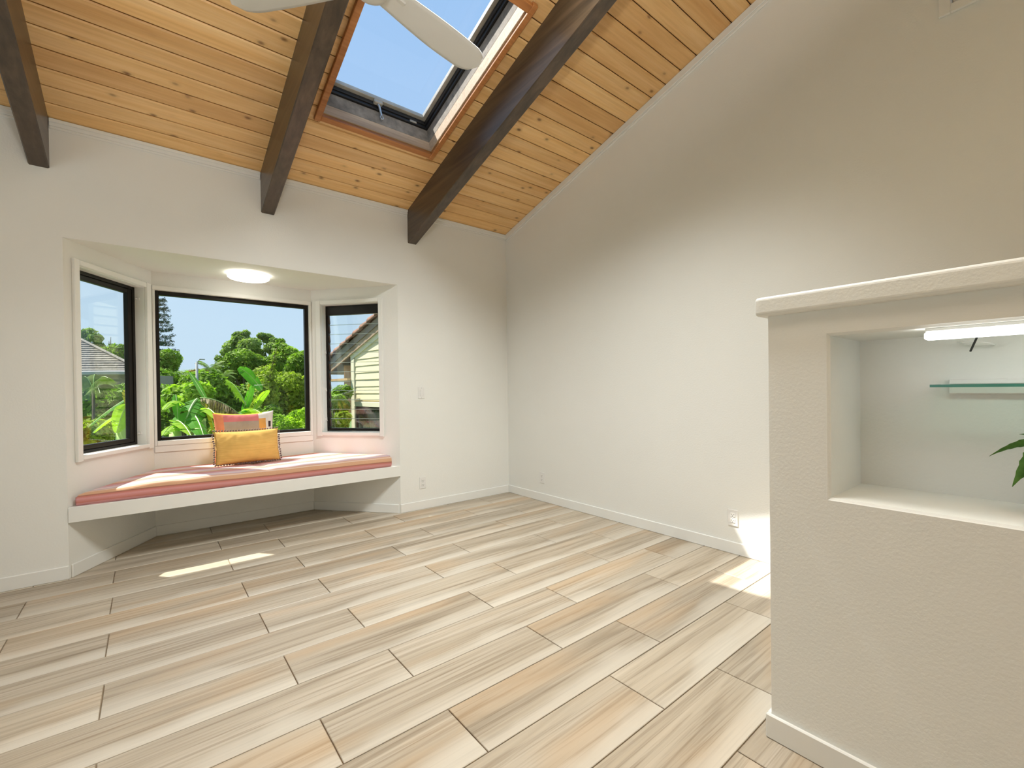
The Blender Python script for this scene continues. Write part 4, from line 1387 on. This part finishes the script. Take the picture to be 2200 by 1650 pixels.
# Norfolk pine
pb = Vector(gbase(334, 40)); 
np_t = thing('norfolk_pine', pb, 'tall dark columnar conifer at the left of the picture window', 'tree')
ptop = at(331, 535, 40)
MB().tube([pb, (pb.x, pb.y, ptop.z)], [0.28, 0.03], 8).build('trunk', M['bark'], np_t, None, True)
Q = []; brm = MB()
Hh = ptop.z - pb.z
zz = pb.z + 3.0
while zz < ptop.z - 0.2:
    frac = (ptop.z - zz) / Hh
    rad = 0.12 + 2.35 * frac ** 0.85
    nb = 7
    a0 = random.uniform(0, 6)
    for k_ in range(nb):
        an = a0 + 2 * math.pi * k_ / nb + random.uniform(-.25, .25)
        rr_ = rad * random.uniform(0.72, 1.08)
        dz = random.uniform(-0.16, 0.16)
        root_ = Vector((pb.x, pb.y, zz + dz))
        tip = Vector((pb.x + rr_ * math.cos(an), pb.y + rr_ * math.sin(an), zz + dz - 0.06 * rr_))
        brm.tube([root_, tip], [0.035, 0.01], 4)
        C_, R_ = [], []
        for q in (0.25, 0.45, 0.62, 0.78, 0.9, 1.0):
            c = root_.lerp(tip, q)
            C_.append((c.x + random.uniform(-.08, .08), c.y + random.uniform(-.08, .08), c.z + 0.06 + (0.10 if q > .85 else 0))); R_.append([0.17, 0.17, 0.11 + 0.05 * q])
        Q.append(leaves(110, C_, R_, 0.15, 0.2, 0.05, 0.32))
    zz += 0.40
brm.build('branches', M['bark'], np_t, None, False, kind='stuff')
quads_np('foliage', np.concatenate(Q), M['pineleaf'], np_t, kind='stuff')

# trees behind the garden
gt = 'trees beyond the garden'
C_, Rr = blobs(336, 368, 772, 800, 24, 7, 0.45, 0.75, 0.5, 1)
tree('round_tree', 'light green rounded tree at the foot of the tall conifer', 'tree', gbase(340, 24), C_, Rr, 5200, 0.20, M['treeleaf'], gt)
C_, Rr = [], []
for (x, y, r_) in ((500, 748, .75), (520, 735, .8), (512, 722, .45), (535, 745, .8), (528, 716, .32), (545, 738, .55), (488, 757, .5), (470, 770, .3), (553, 760, .6)):
    C_.append(tuple(at(x, y, 36 + random.uniform(-1, 1)))); Rr.append(r_)
tree('windswept_tree', 'pale windswept tree with the highest crown above the garden', 'tree', gbase(520, 36), C_, Rr, 5200, 0.24, M['treeleaf_pale'], gt, 0.2)
C_, Rr = [], []
for (x, y, r_) in ((562, 722, .35), (575, 727, .5), (588, 735, .45), (583, 748, .55), (597, 760, .5)):
    C_.append(tuple(at(x, y, 37 + random.uniform(-1, 1)))); Rr.append(r_)
tree('windswept_tree', 'smaller pale tree with a leaning crown right of the highest one', 'tree', gbase(585, 37), C_, Rr, 3000, 0.24, M['treeleaf_pale'], gt, 0.15)
C_, Rr = [], []
for (x, y, r_) in ((495, 790, .9), (520, 775, 1.0), (545, 785, 1.0), (505, 815, 1.0), (535, 820, 1.1), (565, 805, 1.0), (475, 815, .7), (560, 840, 1.0), (515, 845, .9)):
    C_.append(tuple(at(x, y, 30 + random.uniform(-1.2, 1.2)))); Rr.append(r_)
tree('broad_tree', 'broad dark green tree in the centre of the window view', 'tree', gbase(525, 30), C_, Rr, 9000, 0.24, M['treeleaf'], gt, 0.25)
C_, Rr = [], []
for (x, y, r_) in ((605, 752, .6), (620, 765, .8), (598, 780, .8), (612, 800, .9), (590, 820, .8), (603, 735, .3)):
    C_.append(tuple(at(x, y, 31 + random.uniform(-1, 1)))); Rr.append(r_)
tree('broad_tree', 'dark green tree right of the broad centre tree, with a pointed top', 'tree', gbase(606, 31), C_, Rr, 6000, 0.24, M['treeleaf'], gt, 0.22)
C_, Rr = [], []
for (x, y, r_) in ((645, 778, .7), (660, 772, .7), (636, 795, .7), (655, 805, .8), (675, 790, .8), (640, 825, .8)):
    C_.append(tuple(at(x, y, 26 + random.uniform(-1, 1)))); Rr.append(r_)
tree('broad_tree', 'green tree at the right edge of the picture window', 'tree', gbase(652, 26), C_, Rr, 6000, 0.22, M['treeleaf'], gt, 0.2)
C_, Rr = [], []
for (x, y, r_) in ((412, 803, .30), (425, 801, .32), (445, 804, .38), (455, 812, .35), (400, 812, .3)):
    C_.append(tuple(at(x, y, 30))); Rr.append(r_)
tree('blossoming_tree', 'small tree with orange blossoms behind the street lamp', 'tree', gbase(432, 30), C_, Rr, 2600, 0.17, M['orangeleaf'], gt, 0.1)
# dark undergrowth
for i, (x0, x1, y0, y1, D, n_, s_, lab) in enumerate(((336, 400, 812, 880, 20, 12, 2, 'dark shrub mass below the conifer'), (400, 470, 822, 880, 19, 12, 3, 'dark shrub mass around the street lamp foot'),
                                              (470, 545, 850, 890, 20, 12, 4, 'dark shrub mass below the broad tree'), (545, 665, 835, 890, 21, 14, 5, 'dark shrub mass below the right trees'))):
    C_, Rr = blobs(x0, x1, y0, y1, D, n_, 0.5, 0.8, 1.0, s_)
    tree('shrub_mass', lab, 'shrub', gbase((x0 + x1) / 2, D), C_, Rr, 6500, 0.20, M['bushleaf'], 'background shrubs', 0.08)
# distant hill
hp = at(420, 845, 260)
mb = MB(); V = []; F = []
for i in range(31):
    a_ = -1 + 2 * i / 30
    for j in range(7):
        q = j / 6
        h_ = (16.5 * math.exp(-(a_ * 1.6) ** 2) + 1.2 * math.sin(9 * a_)) * math.sin(q * math.pi / 2)
        V.append((hp.x + a_ * 130 * 0.86 - (1 - q) * 0, hp.y - a_ * 130 * 0.2 - 60 * (1 - q), GZ + max(0, h_)))
for i in range(30):
    for j in range(6):
        F.append((i * 7 + j, (i + 1) * 7 + j, (i + 1) * 7 + j + 1, i * 7 + j + 1))
mb.pts(V, F)
mb.build('distant_hill', M['hill'], None, (hp.x, hp.y, GZ), True, label='low hazy blue-green hill on the horizon', category='hill')
# street lamp
sb = Vector(gbase(424, 15.5)); st = at(424, 779, 15.5)
sl = thing('street_lamp', sb, 'grey street lamp post with a short curved arm among the trees', 'street lamp')
MB().tube([sb, (sb.x, sb.y, st.z)], [0.05, 0.038], 10).build('pole', M['concrete'], sl, None, True)
e1 = at(428, 773, 15.5); e2 = at(435, 772, 15.5)
MB().tube([(sb.x, sb.y, st.z - 0.05), e1, e2], 0.016, 6).build('arm', M['concrete'], sl, None, True)
MB().box((-0.09, -0.03, -0.02), (0.07, 0.03, 0.015), lambda x, y, z: (e2.x + x, e2.y + y, e2.z + z), 0.008).build('lamp_head', M['concrete'], sl)

# palms
def frond(mb, base, tip, sag, nleaf, ll, wid, hang=0.5):
    base, tip = Vector(base), Vector(tip)
    ax = tip - base
    side = ax.cross(Vector((0, 0, 1))).normalized()
    pts_ = []
    for i in range(13):
        t = i / 12
        pts_.append(base + ax * t + Vector((0, 0, sag * 4 * t * (1 - t))))
    mb.tube(pts_, [0.02 * ll * (1 - 0.8 * i / 12) + 0.003 for i in range(13)], 5, 1)
    for i in range(nleaf):
        t = 0.12 + 0.88 * i / nleaf
        c = base + ax * t + Vector((0, 0, sag * 4 * t * (1 - t)))
        L = ll * math.sin(math.pi * (0.12 + 0.85 * t)) ** 0.6
        for sg in (-1, 1):
            dirv = (side * sg * 0.85 + ax.normalized() * 0.55 + Vector((0, 0, -hang))).normalized()
            e = c + dirv * L * random.uniform(.85, 1.1)
            w_ = ax.normalized() * wid * L
            m_ = c.lerp(e, 0.45) + Vector((0, 0, 0.06 * L))
            mb.pts([c - w_ * 0.4, c + w_ * 0.4, m_ + w_ * 0.5, m_ - w_ * 0.5, e], [(0, 1, 2, 3), (3, 2, 4)])
def palm(px, py, D, nf, L, label, mat='palmleaf', group='palms'):
    top = at(px, py, D); b = Vector((top.x, top.y, GZ))
    t = thing('palm_tree', b, label, 'palm', group)
    MB().tube([b, (top.x + .1, top.y, (top.z + GZ) / 2), top], [0.13, 0.11, 0.09], 8).build('trunk', M['bark'], t, None, True)
    for k_ in range(nf):
        an = 2 * math.pi * k_ / nf + random.uniform(-.2, .2); el = random.uniform(-0.35, 0.7)
        m = MB()
        frond(m, top, top + Vector((math.cos(an), math.sin(an), el)) * L, 0.22 * L, 20, L * 0.42, 0.10)
        m.build('frond', [M[mat], M['midrib']], t, tuple(top))
palm(452, 794, 27, 12, 0.75, 'small palm between the street lamp and the broad tree')
palm(478, 808, 25, 11, 0.7, 'palm partly hidden at the left of the broad tree')
palm(385, 826, 22, 11, 0.7, 'shaded palm left of the street lamp')

# banana plants: every leaf its own part
def banana_leaf(parent, p0, p1, sag, wid, mat, tears=0, roll=0.0, seed=0, dead=False):
    rs = random.Random(seed)
    p0, p1 = Vector(p0), Vector(p1)
    ax = p1 - p0
    view = ((p0 + p1) / 2 - CAM).normalized()
    side = ax.cross(Vector((0.25, 0.55, 0.8))).normalized()
    side = Matrix.Rotation(roll, 3, ax.normalized()) @ side
    N = 28
    m = MB()
    C_, N_, Tn = [], [], []
    for i in range(N + 1):
        t = i / N
        c = p0 + ax * t + Vector((0, 0, sag * 4 * t * (1 - t)))
        C_.append(c)
    for sgn in (-1, 1):
        torn = set(rs.sample(range(3, N - 2), min(tears, N - 6))) if tears else set()
        prev = None
        drop = 0
        for i in range(N):
            if i in torn: drop = rs.uniform(0.1, 0.45)
            t0, t1 = i / N, (i + 1) / N
            def half(t): return wid * (math.sin(math.pi * min(1, 0.06 + 0.92 * t)) ** 0.55)
            nn0 = side.cross((C_[i + 1] - C_[i]).normalized()).normalized()
            A = C_[i]; B = C_[i + 1]
            gap = 0.28 if (i in torn) else 0.0
            A2 = A.lerp(B, gap)
            k0, k1 = half(t0 + gap / N), half(t1)
            fold = 0.28
            o0 = side * sgn * k0 - nn0 * (fold + drop) * k0 + ax.normalized() * k0 * 0.18
            o1 = side * sgn * k1 - nn0 * (fold + drop) * k1 + ax.normalized() * k1 * 0.18
            if dead:
                o0 += Vector((0, 0, -k0 * rs.uniform(0.6, 1.5))); o1 += Vector((0, 0, -k1 * rs.uniform(0.6, 1.5)))
            m.pts([A2, B, B + o1 * 0.5 + nn0 * k1 * 0.10, A2 + o0 * 0.5 + nn0 * k0 * 0.10, B + o1, A2 + o0], [(0, 1, 2, 3), (3, 2, 4, 5)])
            drop *= 0.75
    m.tube(C_, [0.016 * (1 - 0.8 * i / N) * wid * 5 + 0.002 for i in range(N + 1)], 5, 1)
    return m.build('leaf', [mat, M['midrib']], parent, tuple(p0))

def banana(px, D, zt, label, specs, group='banana plants'):
    b = Vector(gbase(px, D)); top = Vector((b.x, b.y, zt))
    t = thing('banana_plant', b, label, 'banana plant', group)
    MB().tube([b, b.lerp(top, 0.5), top], [0.12, 0.10, 0.06], 10).build('stem', M['midrib'], t, None, True)
    for i, (q0, q1, dd0, dd1, sag, wid, mat, tears, roll) in enumerate(specs):
        banana_leaf(t, at(*q0, D + dd0), at(*q1, D + dd1), sag, wid, M[mat], tears, roll, i + int(px), mat == 'deadleaf')
    return t
z1 = at(548, 905, 6.8).z
banana(545, 6.8, z1, 'banana plant with a tall glossy leaf in the middle of the window view', [
    ((563, 838), (513, 790), 0.0, -0.1, 0.05, 0.085, 'banana', 4, 0.5),
    ((528, 870), (487, 818), 0.0, 0.1, 0.08, 0.14, 'banana_y', 8, -0.3),
    ((520, 885), (543, 826), 0.0, 0.2, 0.0, 0.07, 'banana', 3, 0.3),
    ((545, 880), (578, 838), 0.1, 0.1, 0.05, 0.06, 'banana_y', 3, 0.2),
    ((535, 890), (505, 905), -0.1, -0.4, 0.10, 0.10, 'banana', 5, 0.0),
    ((520, 895), (560, 888), -0.1, -0.5, 0.08, 0.09, 'banana_y', 5, 0.0)])
z1 = at(430, 900, 6.0).z
banana(430, 6.0, z1, 'banana plant with a long upright leaf and a dead brown leaf, left of the pillows', [
    ((447, 866), (407, 800), 0.1, 0.3, 0.02, 0.035, 'banana', 0, 1.2),
    ((424, 857), (392, 925), 0.0, -0.5, 0.06, 0.17, 'banana', 6, 0.0),
    ((430, 855), (515, 890), 0.0, 0.1, 0.06, 0.11, 'deadleaf', 16, 0.0),
    ((445, 865), (462, 935), 0.0, -0.3, 0.03, 0.06, 'yellowleaf', 4, 0.0),
    ((440, 880), (470, 905), -0.1, -0.5, 0.06, 0.10, 'banana_y', 4, 0.0),
    ((415, 890), (440, 945), -0.2, -0.6, 0.06, 0.12, 'banana', 4, 0.2)])
z1 = at(375, 920, 5.6).z
banana(375, 5.6, z1, 'banana plant with broad bright leaves low in the left corner of the picture window', [
    ((378, 848), (382, 900), 0.1, -0.1, 0.01, 0.055, 'banana', 0, 0.4),
    ((385, 912), (350, 935), 0.0, -0.3, 0.05, 0.11, 'banana_y', 4, 0.0),
    ((372, 905), (410, 935), -0.1, -0.5, 0.06, 0.10, 'banana_y', 4, 0.0),
    ((365, 885), (340, 860), 0.2, 0.2, 0.06, 0.08, 'banana_y', 4, 0.0),
    ((392, 870), (352, 880), 0.2, -0.2, 0.08, 0.08, 'banana_y', 3, 0.0)])
z1 = at(240, 900, 5.4).z
banana(262, 5.4, z1, 'banana plant with pale striped leaves below the shingle roof', [
    ((190, 918), (285, 850), -0.1, 0.2, 0.03, 0.045, 'banana', 5, 0.9),
    ((200, 930), (285, 880), -0.2, 0.0, 0.05, 0.06, 'banana_y', 5, 0.7),
    ((275, 870), (250, 930), 0.0, -0.2, 0.05, 0.09, 'banana_y', 5, 0.0),
    ((270, 840), (285, 905), 0.0, -0.2, 0.05, 0.08, 'yellowleaf', 4, 0.0)])

# garden bushes
def bush(x0, x1, y0, y1, D, n_, r0, r1, nl, sz, mat, label, s_, group='garden bushes'):
    C_, Rr = blobs(x0, x1, y0, y1, D, n_, r0, r1, 0.35, s_)
    tree('bush', label, 'bush', gbase((x0 + x1) / 2, D), C_, Rr, nl, sz, M[mat], group, 0.04)
bush(340, 400, 845, 925, 8.5, 12, 0.16, 0.30, 3600, 0.10, 'bushleaf', 'leafy green bush in the left part of the picture window', 21)
bush(362, 430, 838, 880, 8.2, 8, 0.12, 0.24, 2200, 0.12, 'brightleaf', 'bright yellow-green bush in front of the dark shrubs', 22)
bush(568, 650, 800, 905, 9.0, 20, 0.20, 0.36, 8000, 0.085, 'crotonleaf', 'tall croton bush with yellow and orange leaves on the right', 23)
bush(610, 668, 880, 930, 7.0, 10, 0.10, 0.18, 3600, 0.06, 'brightleaf', 'low lime-green hedge in the lower right corner of the picture window', 24)
bush(540, 610, 880, 930, 7.6, 9, 0.12, 0.2, 2800, 0.07, 'bushleaf', 'dark green bush behind the pillows', 25)
bush(440, 545, 895, 935, 7.8, 12, 0.12, 0.2, 3200, 0.08, 'bushleaf', 'green undergrowth below the banana leaves', 26)
bush(690, 738, 842, 880, 7.9, 9, 0.12, 0.20, 3800, 0.07, 'bushleaf', 'green hedge under the tiled eave, upper part', 27)
bush(690, 742, 885, 930, 6.6, 9, 0.09, 0.15, 3600, 0.06, 'crotonleaf', 'yellow-green hedge seen low through the louvres', 28)
bush(160, 285, 835, 920, 10.0, 16, 0.25, 0.40, 6000, 0.12, 'bushleaf', 'dark garden shrubs below the shingle roof', 29)
bush(150, 260, 920, 975, 6.5, 10, 0.12, 0.2, 3600, 0.07, 'crotonleaf', 'yellow-green bush at the bottom of the left window', 30)
# vine covered spike beside the croton
vb = Vector(gbase(563, 8.2)); vt = at(594, 748, 8.2); vm = at(570, 850, 8.2)
vn = thing('climbing_vine', vb, 'vine-covered pole leaning up to a thin point beside the croton bush', 'vine')
MB().tube([vb, vm, vt], [0.03, 0.02, 0.006], 6).build('pole', M['deadleaf'], vn, None, True)
C_ = [tuple(vm.lerp(vt, q)) for q in (0, .15, .3, .45, .6, .75, .9)] + [tuple(vb.lerp(vm, q)) for q in (.6, .75, .9)]
quads_np('foliage', leaves(2600, C_, [.24, .18, .13, .10, .075, .055, .04, .26, .27, .25], 0.075, 0.2, 0.1), M['crotonleaf'], vn, kind='stuff')
# palm at the left window
for i, (tx, ty, dd) in enumerate(((175, 812, 0), (205, 806, 0.2), (232, 812, -0.2), (245, 830, 0.1), (160, 835, 0.3), (215, 845, -0.4))):
    if i == 0:
        ptp = at(200, 838, 9); pbb = Vector((ptp.x, ptp.y, GZ))
        lp = thing('garden_palm', pbb, 'low yellow-green palm in front of the shingle roof', 'palm', 'palms')
        MB().tube([pbb, ptp], [0.03, 0.025], 8).build('trunk', M['bark'], lp, None, True)
    m = MB(); frond(m, ptp, at(tx, ty, 9 + dd), 0.12, 26, 0.30, 0.09, 0.9); m.build('frond', [M['palmleaf'], M['midrib']], lp, tuple(ptp))
# trees beyond the shingle roof
C_, Rr = [], []
for (x, y, r_) in ((175, 722, .4), (192, 718, .5), (205, 727, .4), (195, 738, .55), (180, 742, .4), (210, 745, .4)):
    C_.append(tuple(at(x, y, 30 + random.uniform(-.5, .5)))); Rr.append(r_)
tree('spreading_tree', 'open spreading tree above the shingle roof at the left', 'tree', gbase(190, 30), C_, Rr, 2000, 0.22, M['treeleaf_pale'], gt, 0.15)
C_, Rr = [], []
for (x, y, r_) in ((230, 758, .5), (250, 755, .6), (270, 756, .6), (290, 765, .7), (262, 772, .6), (285, 785, .7), (240, 770, .5)):
    C_.append(tuple(at(x, y, 28 + random.uniform(-.5, .5)))); Rr.append(r_)
tree('spreading_tree', 'rounded green trees behind the lower end of the shingle roof', 'tree', gbase(262, 28), C_, Rr, 4600, 0.2, M['treeleaf'], gt, 0.15)
bb_ = at(238, 760, 28)
bt = thing('bare_tree', gbase(238, 29), 'thin bare branches rising above the trees in the left window', 'tree', gt)
g0 = Vector(gbase(238, 29)); g1 = at(237, 770, 29)
MB().tube([g0, g1], [0.09, 0.05], 6).build('trunk', M['bark'], bt, None, False)
for (x, y) in ((238, 724), (234, 733), (243, 738)):
    MB().tube([g1, at((237 + x) / 2, (770 + y) / 2, 29), at(x, y, 29)], [0.05, 0.03, 0.012], 5).build('branch', M['bark'], bt, None, False)

# ------------------------------------------------------------------ neighbouring house with shingle roof (left window)
hA = at(60, 700, 15.5); hB = at(300, 792, 15.5)     # hip line from ridge down to the eave corner
ez = at(230, 800, 15.5).z
nh = thing('shingle_house', (hA.x, hA.y, GZ), 'neighbouring house with a grey wood-shingle hip roof', 'house')
eL = at(20, 802, 14.0); eR = at(302, 800, 14.6)
eL.z = ez; eR.z = ez
rid0 = at(20, 668, 18.5); rid1 = at(120, 700, 18.5)
rid0.z = rid1.z = at(120, 705, 18.5).z
back = eR + (rid1 - eL) * 0.9; back.z = ez
NC = 22
eBk = eR + Vector(((eR - CAM).x, (eR - CAM).y, 0)).normalized() * 6.0 + Vector((-0.6, 0, 0))
m = MB()
for i in range(NC):
    t0, t1 = i / NC, (i + 1) / NC
    a0, b0 = eL.lerp(rid0, t0), eR.lerp(rid1, t0)
    a1, b1 = eL.lerp(rid0, t1), eR.lerp(rid1, t1)
    up_ = Vector((0, 0, 0.035))
    m.pts([a0 + up_, b0 + up_, b1, a1, a0, b0], [(0, 1, 2, 3), (4, 5, 1, 0)])
m.build('roof_courses', M['shingle'], nh, tuple(eL))
m = MB()
for i in range(NC):
    t0, t1 = i / NC, (i + 1) / NC
    up_ = Vector((0, 0, 0.035))
    a0, b0 = eR.lerp(rid1, t0), eBk.lerp(rid1, t0)
    a1, b1 = eR.lerp(rid1, t1), eBk.lerp(rid1, t1)
    m.pts([a0 + up_, b0 + up_, b1, a1, a0, b0], [(0, 1, 2, 3), (4, 5, 1, 0)])
m.build('roof_courses', M['shingle'], nh, tuple(eR))
MB().tube([eR + Vector((0, 0, 0.04)), rid1 + Vector((0, 0, 0.05))], 0.055, 6).build('hip_cap', M['shingle'], nh, None, False)
dv = (eR - eL).normalized()
m = MB(); m.box((0, -0.07, -0.13), ((eR - eL).length, 0.05, 0.0), lambda x, y, z: (eL.x + dv.x * x - dv.y * y, eL.y + dv.y * x + dv.x * y, ez + z), 0.02); m.build('gutter', M['gutter'], nh)
m = MB(); m.box((0, 0.5, GZ - ez), ((eR - eL).length - 0.5, 2.8, -0.1), lambda x, y, z: (eL.x + dv.x * x - dv.y * y, eL.y + dv.y * x + dv.x * y, ez + z)); m.build('wall', M['housewall'], nh)

# ------------------------------------------------------------------ house wing with lap siding and barrel tiles (louvre window)
OW = Vector((3.0, 8.5, 0)); uW = Vector((0.087, -0.996, 0)).normalized(); nW = Vector((-0.996, -0.087, 0)).normalized()
def TWg(u, o, z):
    p = OW + uW * u + nW * o
    return (p.x, p.y, z)
hw = thing('siding_house', (OW.x, OW.y, GZ), 'cream lap-sided house wing with brown barrel-tile roof beside the louvres', 'house')
RS = 0.30
frz = lambda u: 1.77 + RS * u             # underside of the frieze board along the wall
ULEN = 2.6
Pc = []
for o_ in (-0.16, -0.012):
    Pc += [TWg(0.02, o_, GZ), TWg(ULEN, o_, GZ), TWg(ULEN, o_, frz(ULEN) + 0.1), TWg(0.02, o_, frz(0.02) + 0.1)]
MB().pts(Pc, [(0, 1, 2, 3), (7, 6, 5, 4), (0, 4, 5, 1), (1, 5, 6, 2), (2, 6, 7, 3), (3, 7, 4, 0)]).build('wall_core', M['siding'], hw)
wy0, wy1, wz0, wz1 = 0.17, 1.15, 0.10, 0.905
EXPO = 0.125
z = GZ + 0.02
while z < frz(ULEN):
    zt_ = z + EXPO + 0.015
    u0 = 0.125
    zt_ = min(zt_, frz(ULEN))
    ua = max(0.125, (z - 1.77) / RS); ub = max(0.125, (zt_ - 1.77) / RS)
    if z + EXPO > wz0 - 0.08 and z < wz1 + 0.06: ua = ub = wy1 + 0.08
    if ULEN - ua > 0.08:
        prof_ = [(ua, z), (ULEN, z), (ULEN, zt_), (ub, zt_)]
        if ub > ua + 1e-4 and frz(ua) > z + 1e-3: prof_.append((ua, frz(ua)))
        n_ = len(prof_)
        outz = lambda zz: 0.014 * (zt_ - zz) / max(1e-3, zt_ - z)
        P = [TWg(u, -0.012, zz) for u, zz in prof_] + [TWg(u, outz(zz), zz) for u, zz in prof_]
        Fs = [tuple(range(n_)), tuple(range(n_, 2 * n_))[::-1]] + [(q, n_ + q, n_ + (q + 1) % n_, (q + 1) % n_) for q in range(n_)]
        MB().pts(P, Fs).build('siding_board', M['siding'], hw)
    z += EXPO
MB().box((0.0, -0.05, GZ), (0.12, 0.030, frz(0.06)), TWg, 0.004).build('corner_trim', M['creamtrim'], hw)
MB().box((-0.02, -0.10, GZ), (0.0, 0.030, frz(0.0)), TWg, 0.003).build('corner_trim', M['creamtrim'], hw)
def rake(name, mat, o0, o1, dz0, dz1, ua=-1.6, ub=2.7):
    P = []
    for u in (ua, ub):
        P += [TWg(u, o0, frz(u) + dz0), TWg(u, o1, frz(u) + dz0), TWg(u, o1, frz(u) + dz1), TWg(u, o0, frz(u) + dz1)]
    MB().pts(P, [(0, 1, 2, 3), (7, 6, 5, 4), (0, 4, 5, 1), (1, 5, 6, 2), (2, 6, 7, 3), (3, 7, 4, 0)]).build(name, mat, hw)
rake('frieze_board', M['creamtrim'], 0.0, 0.032, 0.0, 0.10, -0.02)
rake('frieze_moulding', M['creamtrim'], 0.030, 0.042, 0.07, 0.12, -0.02)
rake('soffit', M['creamtrim'], 0.0, 0.05, 0.12, 0.14)
rake('fascia', M['soffit2'], 0.04, 0.065, 0.08, 0.19)
rake('fascia_cap', M['fascia'], 0.06, 0.085, 0.185, 0.31)
rake('roof_deck', M['fascia'], -3.0, 0.06, 0.26, 0.31)
# eave end soffit beyond the corner
MB().box((-1.6, -3.0, frz(-1.6) + 0.10), (-0.02, 0.10, frz(-1.6) + 0.14), TWg).build('eave_soffit', M['soffit'], hw)
MB().box((-0.62, -3.0, 0.75), (-0.58, -0.10, 1.70), TWg).build('porch_beam', M['soffit'], hw)
# barrel tiles: rake row and two field rows, each its own piece
def barrel(u, o, rot=0):
    V = []; F = []
    n_ = 8; Lt = 0.38; r_ = 0.125
    sl_ = math.atan(RS)
    for e, (k_, rr_) in enumerate(((0.0, r_), (1.0, r_ * 0.86))):
        for j in range(n_ + 1):
            a_ = math.pi * j / n_
            V.append(((k_ - 0.5) * Lt, rr_ * math.cos(a_), rr_ * math.sin(a_) * 1.0 + 0.02 - 0.025 * k_))
    for e, (k_, rr_) in enumerate(((0.0, r_ - 0.016), (1.0, r_ * 0.86 - 0.016))):
        for j in range(n_ + 1):
            a_ = math.pi * j / n_
            V.append(((k_ - 0.5) * Lt, rr_ * math.cos(a_), rr_ * math.sin(a_) + 0.02 - 0.025 * k_))
    m_ = n_ + 1
    for j in range(n_):
        F.append((j, j + 1, m_ + j + 1, m_ + j)); F.append((2 * m_ + j, 3 * m_ + j, 3 * m_ + j + 1, 2 * m_ + j + 1))
        F.append((j, 2 * m_ + j, 2 * m_ + j + 1, j + 1)); F.append((m_ + j, m_ + j + 1, 3 * m_ + j + 1, 3 * m_ + j))
    for q in (0, n_):
        F.append((q, m_ + q, 3 * m_ + q, 2 * m_ + q))
    cs, sn = math.cos(sl_), math.sin(sl_)
    W = []
    for (x, y, z_) in V:
        uu = u + x * cs - z_ * sn; zz_ = frz(u) + 0.31 + x * sn + z_ * cs
        W.append(TWg(uu, o + y, zz_))
    return W, F
tile0 = None
uu = -1.5
while uu < 2.6:
    for o_ in (0.02, -0.25, -0.52, -0.79):
        W, F = barrel(uu, o_)
        org = Vector(TWg(uu, o_, frz(uu) + 0.31))
        if tile0 is None:
            tile0 = mk('roof_tile', W, F, M['rooftile'], hw, tuple(org), True)
        else:
            q = bpy.data.objects.new('roof_tile', tile0.data); COL.objects.link(q); q.parent = hw; q.location = org - wloc(hw)
    uu += 0.285
# its window
f_ = frame_boards(TWg, wy0, wy1, wz0, wz1, 0.0, 0.03, 0.05, 0.05, 0.05, 0.05, 'window_frame', M['black'], hw)
MB().box((wy0 + 0.05, 0.004, wz0 + 0.05), (wy1 - 0.05, 0.012, wz1 - 0.05), TWg).build('window_pane', M['darkglass'], hw)
MB().box((0.12, 0.0, wz1), (wy1 + 0.08, 0.034, wz1 + 0.085), TWg, 0.004).build('window_trim', M['creamtrim'], hw)
MB().box((0.12, 0.0, wz0 - 0.08), (wy1 + 0.08, 0.034, wz0), TWg, 0.004).build('window_trim', M['creamtrim'], hw)
